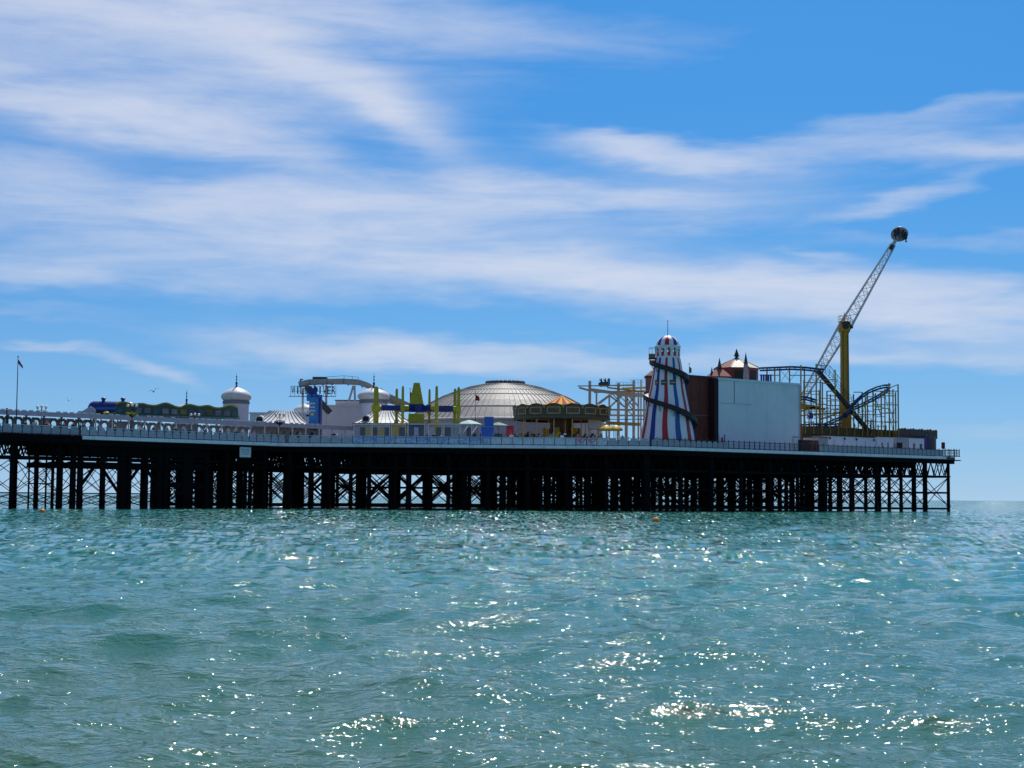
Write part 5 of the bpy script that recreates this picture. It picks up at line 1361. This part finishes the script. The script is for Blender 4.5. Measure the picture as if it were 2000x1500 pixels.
# ------------------------------------------------------------------ booster: mast, lattice arm, gondolas
f = Fr(1650, 276)
bo = f.thing('swing_arm_ride', 'tall mustard mast carrying a long white lattice arm with a gondola', 'ride')
k_ = f.k; MST = mat('mast_mustard', (.44, .25, .02), .4, var=.18, dirt=.25)
zh = f.p(1649, 640).z
xm = f.p(1650, 760).x
MB().lathe([(1.05, 0), (1.05, 7.0), (.95, 8.6), (.78, 9.5), (.72, zh - 1.0), (.95, zh - .6)], (xm, 0, 0), 14).build('mast', MST, bo, True)
for s_ in (-.45, .45): MB().box((xm + s_, -.78, (zh + 8.6) / 2), (.12, .1, zh - 10)).build('mast_shade_strip', mat('mast_shadow', (.16, .08, .01), .5), bo)  # dark strips paint the shade down both sides of the mast
MB().box((xm, -.9, 5.6), (1.7, .6, 3.4)).build('access_box', MST, bo)
MB().lathe([(.3, zh - 1.05), (.95, zh - .7), (1.05, zh), (.9, zh + .5), (.3, zh + .8)], (xm, 0, 0), 16).build('hub', MST, bo, True)
MB().tube((xm, -1.3, zh + .2), (xm, 1.3, zh + .2), .55, n=14).build('axle', IRON2, bo)
MB().box((xm + .95, -.3, zh + .1), (.8, .6, .5)).build('motor', IRON2, bo)
MB().box((xm, 0, zh + .95), (1.9, 1.4, .1)).build('top_platform', MST, bo)
q = MB()
for dx in (-.9, 0, .9):
    for dy in (-.65, .65): q.tube((xm + dx, dy, zh + 1.0), (xm + dx, dy, zh + 2.0), .035, n=5)
for dy in (-.65, .65): q.tube((xm - .9, dy, zh + 2.0), (xm + .9, dy, zh + 2.0), .035, n=5); q.tube((xm - .9, dy, zh + 1.5), (xm + .9, dy, zh + 1.5), .03, n=5)
q.tube((xm, 0, zh + 1.0), (xm, 0, zh + 2.6), .12, .04, 6); q.build('platform_rail', MST, bo)
YA = 1.7                                                    # the arm swings behind the mast
tip = f.p(1744, 478, YA); hubp = f.p(1651, 636, YA)
adir = (tip - hubp).normalized(); Larm = (tip - hubp).length
perp = Vector((adir.z, 0, -adir.x)); ARM = mat('arm_white', (.52, .51, .50), .4, var=.12, dirt=.2)
def arm_half(sgn, L_):
    n = 12; w0, w1 = .95, .38
    pts = []
    for k in range(n + 1):
        u = k / n; w_ = (w0 + (w1 - w0) * u); c = hubp + adir * sgn * (L_ * u)
        pts.append([c + perp * w_ * sx + Vector((0, sy * w_ * .8, 0)) for sx, sy in ((-1, -1), (1, -1), (1, 1), (-1, 1))])
    for j in range(4):
        ch = MB()
        for k in range(n): ch.tube(pts[k][j], pts[k + 1][j], .12, n=6)
        ch.build('chord', ARM, bo)
    for k in range(n):
        lc = MB()
        for j in range(4):
            j2 = (j + 1) % 4; lc.tube(pts[k][j], pts[k][j2], .045, n=5)
            if j in (0, 2): lc.tube(pts[k][j] if k % 2 else pts[k][j2], pts[k + 1][j2] if k % 2 else pts[k + 1][j], .045, n=5)
        lc.build('lacing', ARM, bo)
    return hubp + adir * sgn * L_
e1 = arm_half(1, Larm); e2 = arm_half(-1, Larm)
MB().tube((hubp.x, YA + .6, hubp.z), (hubp.x, .4, hubp.z), .7, n=14).build('arm_bearing', IRON2, bo)
def gondola(e, sgn):
    up = adir * sgn; q = MB().tube(e - up * .8, e + up * 1.6, .34, .28, 10); nk = q.build('neck', ARM, bo)
    MB().tube(e - up * .9, e - up * .1, .55, .45, 10).build('neck_collar', IRON2, bo)
    c = e + up * 2.2
    ax = Vector((.35 * sgn, .9, -.25)).normalized(); u_ = ax.cross(Vector((0, 0, 1))).normalized(); v_ = ax.cross(u_).normalized(); g = MB(); n = 28; vs = []
    for rr_, off in ((.02, .12), (.8, .1), (1.25, .0), (1.48, -.16), (1.40, -.22), (.02, -.05)):
        for k in range(n): a_ = 2 * PI * k / n; vs.append(c + (u_ * math.cos(a_) + v_ * math.sin(a_) * .95) * rr_ + ax * (off + .3))
    g.add(vs, [(i * n + k, i * n + (k + 1) % n, (i + 1) * n + (k + 1) % n, (i + 1) * n + k) for i in range(5) for k in range(n)])
    g.build('gondola_shell', mat('shell_grey', (.30, .31, .30), .35, var=.3), bo, True)
    for k, (dx, dz) in enumerate(((-.85, -.15), (-.3, .2), (.45, -.2), (.8, -.6))):
        b_ = c + Vector((dx * 1.05, -.75, dz)); st_ = MB().box(b_, (.55, .5, .8)); st_.box(b_ + Vector((0, .2, .5)), (.5, .14, .6)); st_.box(b_ + Vector((0, -.35, -.55)), (.2, .16, .75)); st_.box(b_ + Vector((.02, -.45, -.95)), (.24, .4, .14))
        st_.build('seat', IRON2, bo)
    MB().box(c + Vector((.95, -.2, -.35)), (.45, .1, .5)).build('shell_window', mat('pale_panel', (.45, .6, .62), .3), bo)
gondola(e1, 1); gondola(e2, -1)
# ------------------------------------------------------------------ people along the rail
SKIN = mat('skin', (.50, .30, .22), .6); HAIRS = [mat('hair_dark', (.03, .02, .015), .6), mat('hair_fair', (.35, .24, .12), .6), mat('hair_grey', (.4, .38, .36), .6)]
SHIRTS = {'white': (.78, .78, .80), 'black': (.02, .02, .022), 'lilac': (.42, .38, .55), 'navy': (.03, .05, .14), 'grey': (.25, .25, .27), 'red': (.35, .04, .05), 'blue': (.10, .22, .5), 'pink': (.55, .25, .35), 'green': (.08, .22, .1)}
TROU = {'dark': (.02, .02, .025), 'denim': (.06, .09, .17), 'khaki': (.32, .27, .18), 'pale': (.55, .55, .55)}
def person_mesh(pose, shirt, trousers, hair, key):
    lean = {'stand': 0, 'lean': .20, 'walk': .04}[pose]
    V = [(0, 0, .95), (0, -lean * .3, 1.15), (0, -lean * .8, 1.36), (0, -lean, 1.47), (0, -lean * 1.1 - .02, 1.56), (0, -lean * 1.1 - .03, 1.68)]
    Rr = [(.15, .11), (.145, .10), (.17, .11), (.06, .06), (.085, .095), (.08, .09)]
    E = [(0, 1), (1, 2), (2, 3), (3, 4), (4, 5)]
    for s_ in (-1, 1):
        st_ = .22 * s_ if pose == 'walk' else .02 * s_
        i = len(V)
        V += [(.095 * s_, 0, .86), (.10 * s_, -.5 * st_ - .02, .48), (.10 * s_, st_ * -.6 + (.05 if pose == 'walk' and s_ < 0 else 0), .09), (.11 * s_, st_ * -.6 - .13, .04)]
        Rr += [(.095, .10), (.06, .065), (.042, .05), (.04, .03)]; E += [(0, i), (i, i + 1), (i + 1, i + 2), (i + 2, i + 3)]
        j = len(V)
        if pose == 'lean': arm = [(.20 * s_, -lean * .85, 1.38), (.24 * s_, -lean - .12, 1.16), (.12 * s_, -lean - .34, 1.12), (.06 * s_, -lean - .42, 1.13)]
        elif pose == 'walk': arm = [(.20 * s_, -lean * .85, 1.38), (.25 * s_, .08 * s_, 1.12), (.24 * s_, -.12 + .12 * s_, .90), (.23 * s_, -.16 + .12 * s_, .80)]
        else: arm = [(.20 * s_, 0, 1.38), (.25 * s_, .02, 1.12), (.23 * s_, -.10, .90), (.21 * s_, -.14, .81)]
        V += arm; Rr += [(.062, .062), (.045, .045), (.034, .034), (.04, .022)]; E += [(2, j), (j, j + 1), (j + 1, j + 2), (j + 2, j + 3)]
    mats_ = [mat('shirt_' + shirt, SHIRTS[shirt], .8), mat('trousers_' + trousers, TROU[trousers], .8), SKIN, HAIRS[hair], IRON2]
    me = skin_mesh('body', V, E, Rr, mats_, 1)
    for p in me.polygons:
        z = p.center.z; x = abs(p.center.x); y = p.center.y
        fore = (x > .17 and z < 1.2 and z > .7) if pose != 'lean' else (y < -lean - .14 and 1.0 < z < 1.3)
        if z > 1.52: p.material_index = 3 if (z > 1.66 or y > -lean * 1.1 + .0) else 2
        elif z > 1.44: p.material_index = 2
        elif fore: p.material_index = 2
        elif z > .93: p.material_index = 0
        elif z > .10: p.material_index = 1
        else: p.material_index = 4
    return me
PM = {}
people = [  # px, setback behind the rail (m), pose, shirt, trousers, hair, facing (deg, 0 = towards the camera), label
    (62, 1.2, 'stand', 'black', 'dark', 0, 20, 'person in black standing under the shelter by the tall flagpole'),
    (71, .45, 'lean', 'lilac', 'denim', 1, 0, 'person in lilac top leaning on the rail right of the flagpole'),
    (79, .9, 'walk', 'black', 'dark', 0, 90, 'person in black walking past the one in lilac'),
    (127, .8, 'stand', 'black', 'dark', 0, 0, 'person in black by the rail, left of a pair'),
    (134, .8, 'walk', 'red', 'dark', 0, -90, 'person in dark red walking beside one in black'),
    (168, .5, 'lean', 'navy', 'denim', 0, 10, 'person in navy leaning on the rail below the ride sign'),
    (176, 1.4, 'stand', 'grey', 'dark', 2, 160, 'grey clad person turned away below the train ride'),
    (277, .5, 'lean', 'white', 'khaki', 1, 0, 'person in white at the rail right of the flower basket lamp'),
    (290, .7, 'stand', 'black', 'dark', 0, 30, 'person in black at the rail right of the one in white'),
    (317, 1.5, 'walk', 'red', 'dark', 0, 90, 'person in red walking in front of the arched screen'),
    (333, .7, 'lean', 'grey', 'denim', 2, 0, 'grey haired person leaning on the rail under the green canopy'),
    (351, .6, 'stand', 'black', 'dark', 0, -20, 'person in black under the middle of the green canopy'),
    (362, .45, 'lean', 'blue', 'pale', 1, 0, 'person in blue and pale trousers leaning on the rail'),
    (385, 1.3, 'walk', 'black', 'dark', 0, 80, 'person in black walking below the middle lamp'),
    (411, .9, 'stand', 'black', 'dark', 0, 10, 'person in black left of a close pair by the arched screen'),
    (421, .9, 'stand', 'grey', 'dark', 0, -30, 'person in grey right of a close pair by the arched screen'),
    (652, .7, 'lean', 'black', 'denim', 0, 0, 'person in black at the rail below the pale hall'),
    (659, .5, 'walk', 'white', 'pale', 2, -90, 'person in white hat and shirt passing below the pale hall'),
    (848, .9, 'stand', 'black', 'dark', 0, 0, 'person in black before the posters right of the blue glass booth'),
    (862, 1.0, 'walk', 'white', 'denim', 1, 90, 'person in white walking by the pale blue booth'),
    (924, 1.6, 'stand', 'navy', 'denim', 0, 120, 'person in navy beside the leaning boards'),
    (1000, .5, 'lean', 'white', 'pale', 1, 0, 'person dressed all in white at the rail by the red cabinet'),
    (1011, .6, 'lean', 'navy', 'denim', 0, 0, 'person in navy shirt and jeans at the rail left of the carousel'),
    (1021, 1.5, 'walk', 'grey', 'dark', 0, 90, 'person in grey walking before the carousel horses'),
    (1050, .6, 'stand', 'navy', 'khaki', 0, 180, 'person in navy and khaki with back to the carousel centre'),
    (1099, .45, 'stand', 'white', 'dark', 0, 170, 'person in bright white shirt standing at the rail before the carousel'),
    (1166, 2.0, 'walk', 'black', 'dark', 0, 90, 'person in black walking by the carousel tent'),
    (1212, .8, 'stand', 'white', 'dark', 0, 0, 'person in white under the right yellow parasol'),
    (1218, .9, 'stand', 'green', 'dark', 1, 0, 'person in green between parasol and helter skelter')]
people += [
    (20, 1.0, 'stand', 'grey', 'dark', 0, 30, 'person in grey between the short post and tall flagpole'),
    (98, .8, 'lean', 'red', 'denim', 1, 0, 'fair haired person in red leaning on the rail past the first lamp'),
    (112, 1.8, 'walk', 'white', 'dark', 0, -90, 'person in white strolling under the shelter past the first lamp'),
    (147, .5, 'lean', 'black', 'denim', 2, 0, 'grey haired person in black and jeans leaning on the rail'),
    (200, .6, 'stand', 'blue', 'denim', 0, 15, 'person in blue top below the blue train ride'),
    (213, 1.6, 'walk', 'pink', 'pale', 1, 90, 'person in pink walking below the train ride'),
    (232, .7, 'lean', 'green', 'dark', 0, 0, 'person in green leaning on the rail left of the flower basket lamp'),
    (305, .5, 'lean', 'navy', 'khaki', 1, 0, 'fair haired person in navy and khaki leaning on the rail'),
    (398, .5, 'lean', 'white', 'denim', 0, 0, 'person in white top and jeans leaning on the rail past the middle lamp'),
    (443, 1.2, 'walk', 'red', 'denim', 1, -90, 'person in red and jeans walking below the onion domed turret'),
    (470, .6, 'stand', 'navy', 'dark', 2, 0, 'grey haired person in navy standing left of the kiosk'),
    (505, .8, 'walk', 'pink', 'denim', 0, 90, 'person in pink passing the maroon kiosk hatch'),
    (585, .6, 'lean', 'grey', 'khaki', 0, 0, 'person in grey and khaki leaning on the rail by the blue tower'),
    (1075, .9, 'walk', 'blue', 'dark', 0, 90, 'person in blue walking in front of the carousel centre'),
    (1130, .6, 'lean', 'red', 'dark', 0, 0, 'person in red leaning on the rail before the carousel'),
    (1240, .7, 'walk', 'navy', 'pale', 1, -90, 'person in navy and pale trousers at the foot of the helter skelter')]
def edge_depth(px):
    for a, b in ((N0, N2), (N2, N3), (N3, N4)):
        k = (px - 1000.0) / FPX; d = b - a; den = d.x - k * d.y
        t_ = (k * a.y - a.x) / den
        if 0 <= t_ <= 1: return a + d * t_, Vector((-d.y, d.x, 0)).normalized()
    return None
for px, sb, pose, sh_, tr_, hr_, face, lab in people:
    e_, nn_ = edge_depth(px)
    p_ = e_ + nn_ * (sb + .2)
    key = (pose, sh_, tr_, hr_)
    if key not in PM: PM[key] = person_mesh(*key, key)
    o = thing('person', lab, 'person', (p_.x, p_.y, DECK + .0), math.radians(face) + math.atan2(nn_.y, nn_.x) - PI / 2, 'people along the pier railing')
    b_ = share('body', PM[key], o)

# ------------------------------------------------------------------ buoys and gulls
def buoy(px, py, r, label):
    k = (py - 970) ; d = at(px, py, 100); dist = 100 * (CAMZ - .12) / (CAMZ - d.z)
    c = at(px, py, dist); o = thing('buoy', label, 'buoy', (c.x, c.y, 0), 0, 'orange mooring buoys')
    OR = mat('orange_buoy', (.62, .26, .015), .4, var=.2, dirt=.25)
    MB().lathe([(.02, -.8 * r), (.6 * r, -.6 * r), (.95 * r, -.15 * r), (r, .2 * r), (.9 * r, .6 * r), (.6 * r, .95 * r), (.25 * r, 1.12 * r), (.02, 1.15 * r)], n=20).build('float', OR, o, True)
    MB().lathe([(r * 1.0, .12 * r), (r * 1.04, .2 * r), (r * 1.0, .28 * r)], n=20).build('band', mat('buoy_band', (.2, .07, .01), .6), o)
    MB().tube((0, 0, 1.1 * r), (0, 0, 1.32 * r), .05, n=6).build('ring_post', IRON2, o); MB().lathe([(.06, 0), (.09, .03), (.06, .06)], (0, 0, 1.32 * r), 8).build('lifting_eye', IRON2, o)
buoy(82, 999, .36, 'orange buoy floating by the pier legs below the flagpole')
buoy(1281, 1016, .33, 'orange buoy floating in open water below the helter skelter')
def gull(px, py, d, span, bank, m_, label):
    c = at(px, py, d); o = thing('gull', label, 'gull', c, .4)
    q = MB(); q.lathe([(.01, -.28), (.06, -.15), (.085, 0), (.06, .16), (.035, .24), (.01, .3)], n=8)
    bo_ = q.build('body', m_, o, True); bo_.rotation_euler = (PI / 2, 0, 0)
    for s_ in (-1, 1):
        w_ = MB(); h = span / 2
        top = [(0, .1, 0), (h * .45, .12, .28 + bank * s_), (h, -.08, .12 + bank * s_ * 2), (h * .45, -.08, .26 + bank * s_), (0, -.1, 0)]
        w_.slab([(x * s_, y, z) for x, y, z in top], (0, 0, .02)); w_.build('wing', m_, o)
    MB().slab([(-.04, .25, 0), (.04, .25, 0), (.08, .42, 0), (-.08, .42, 0)], (0, 0, .015)).build('tail', m_, o)
gull(300, 765, 170, 1.1, .1, mat('gull_grey', (.10, .10, .11), .7), 'dark gull gliding above the green fairground canopy')
gull(134, 782, 180, .9, -.1, mat('gull_white', (.8, .8, .8), .7), 'white gull flying left of the blue train ride')
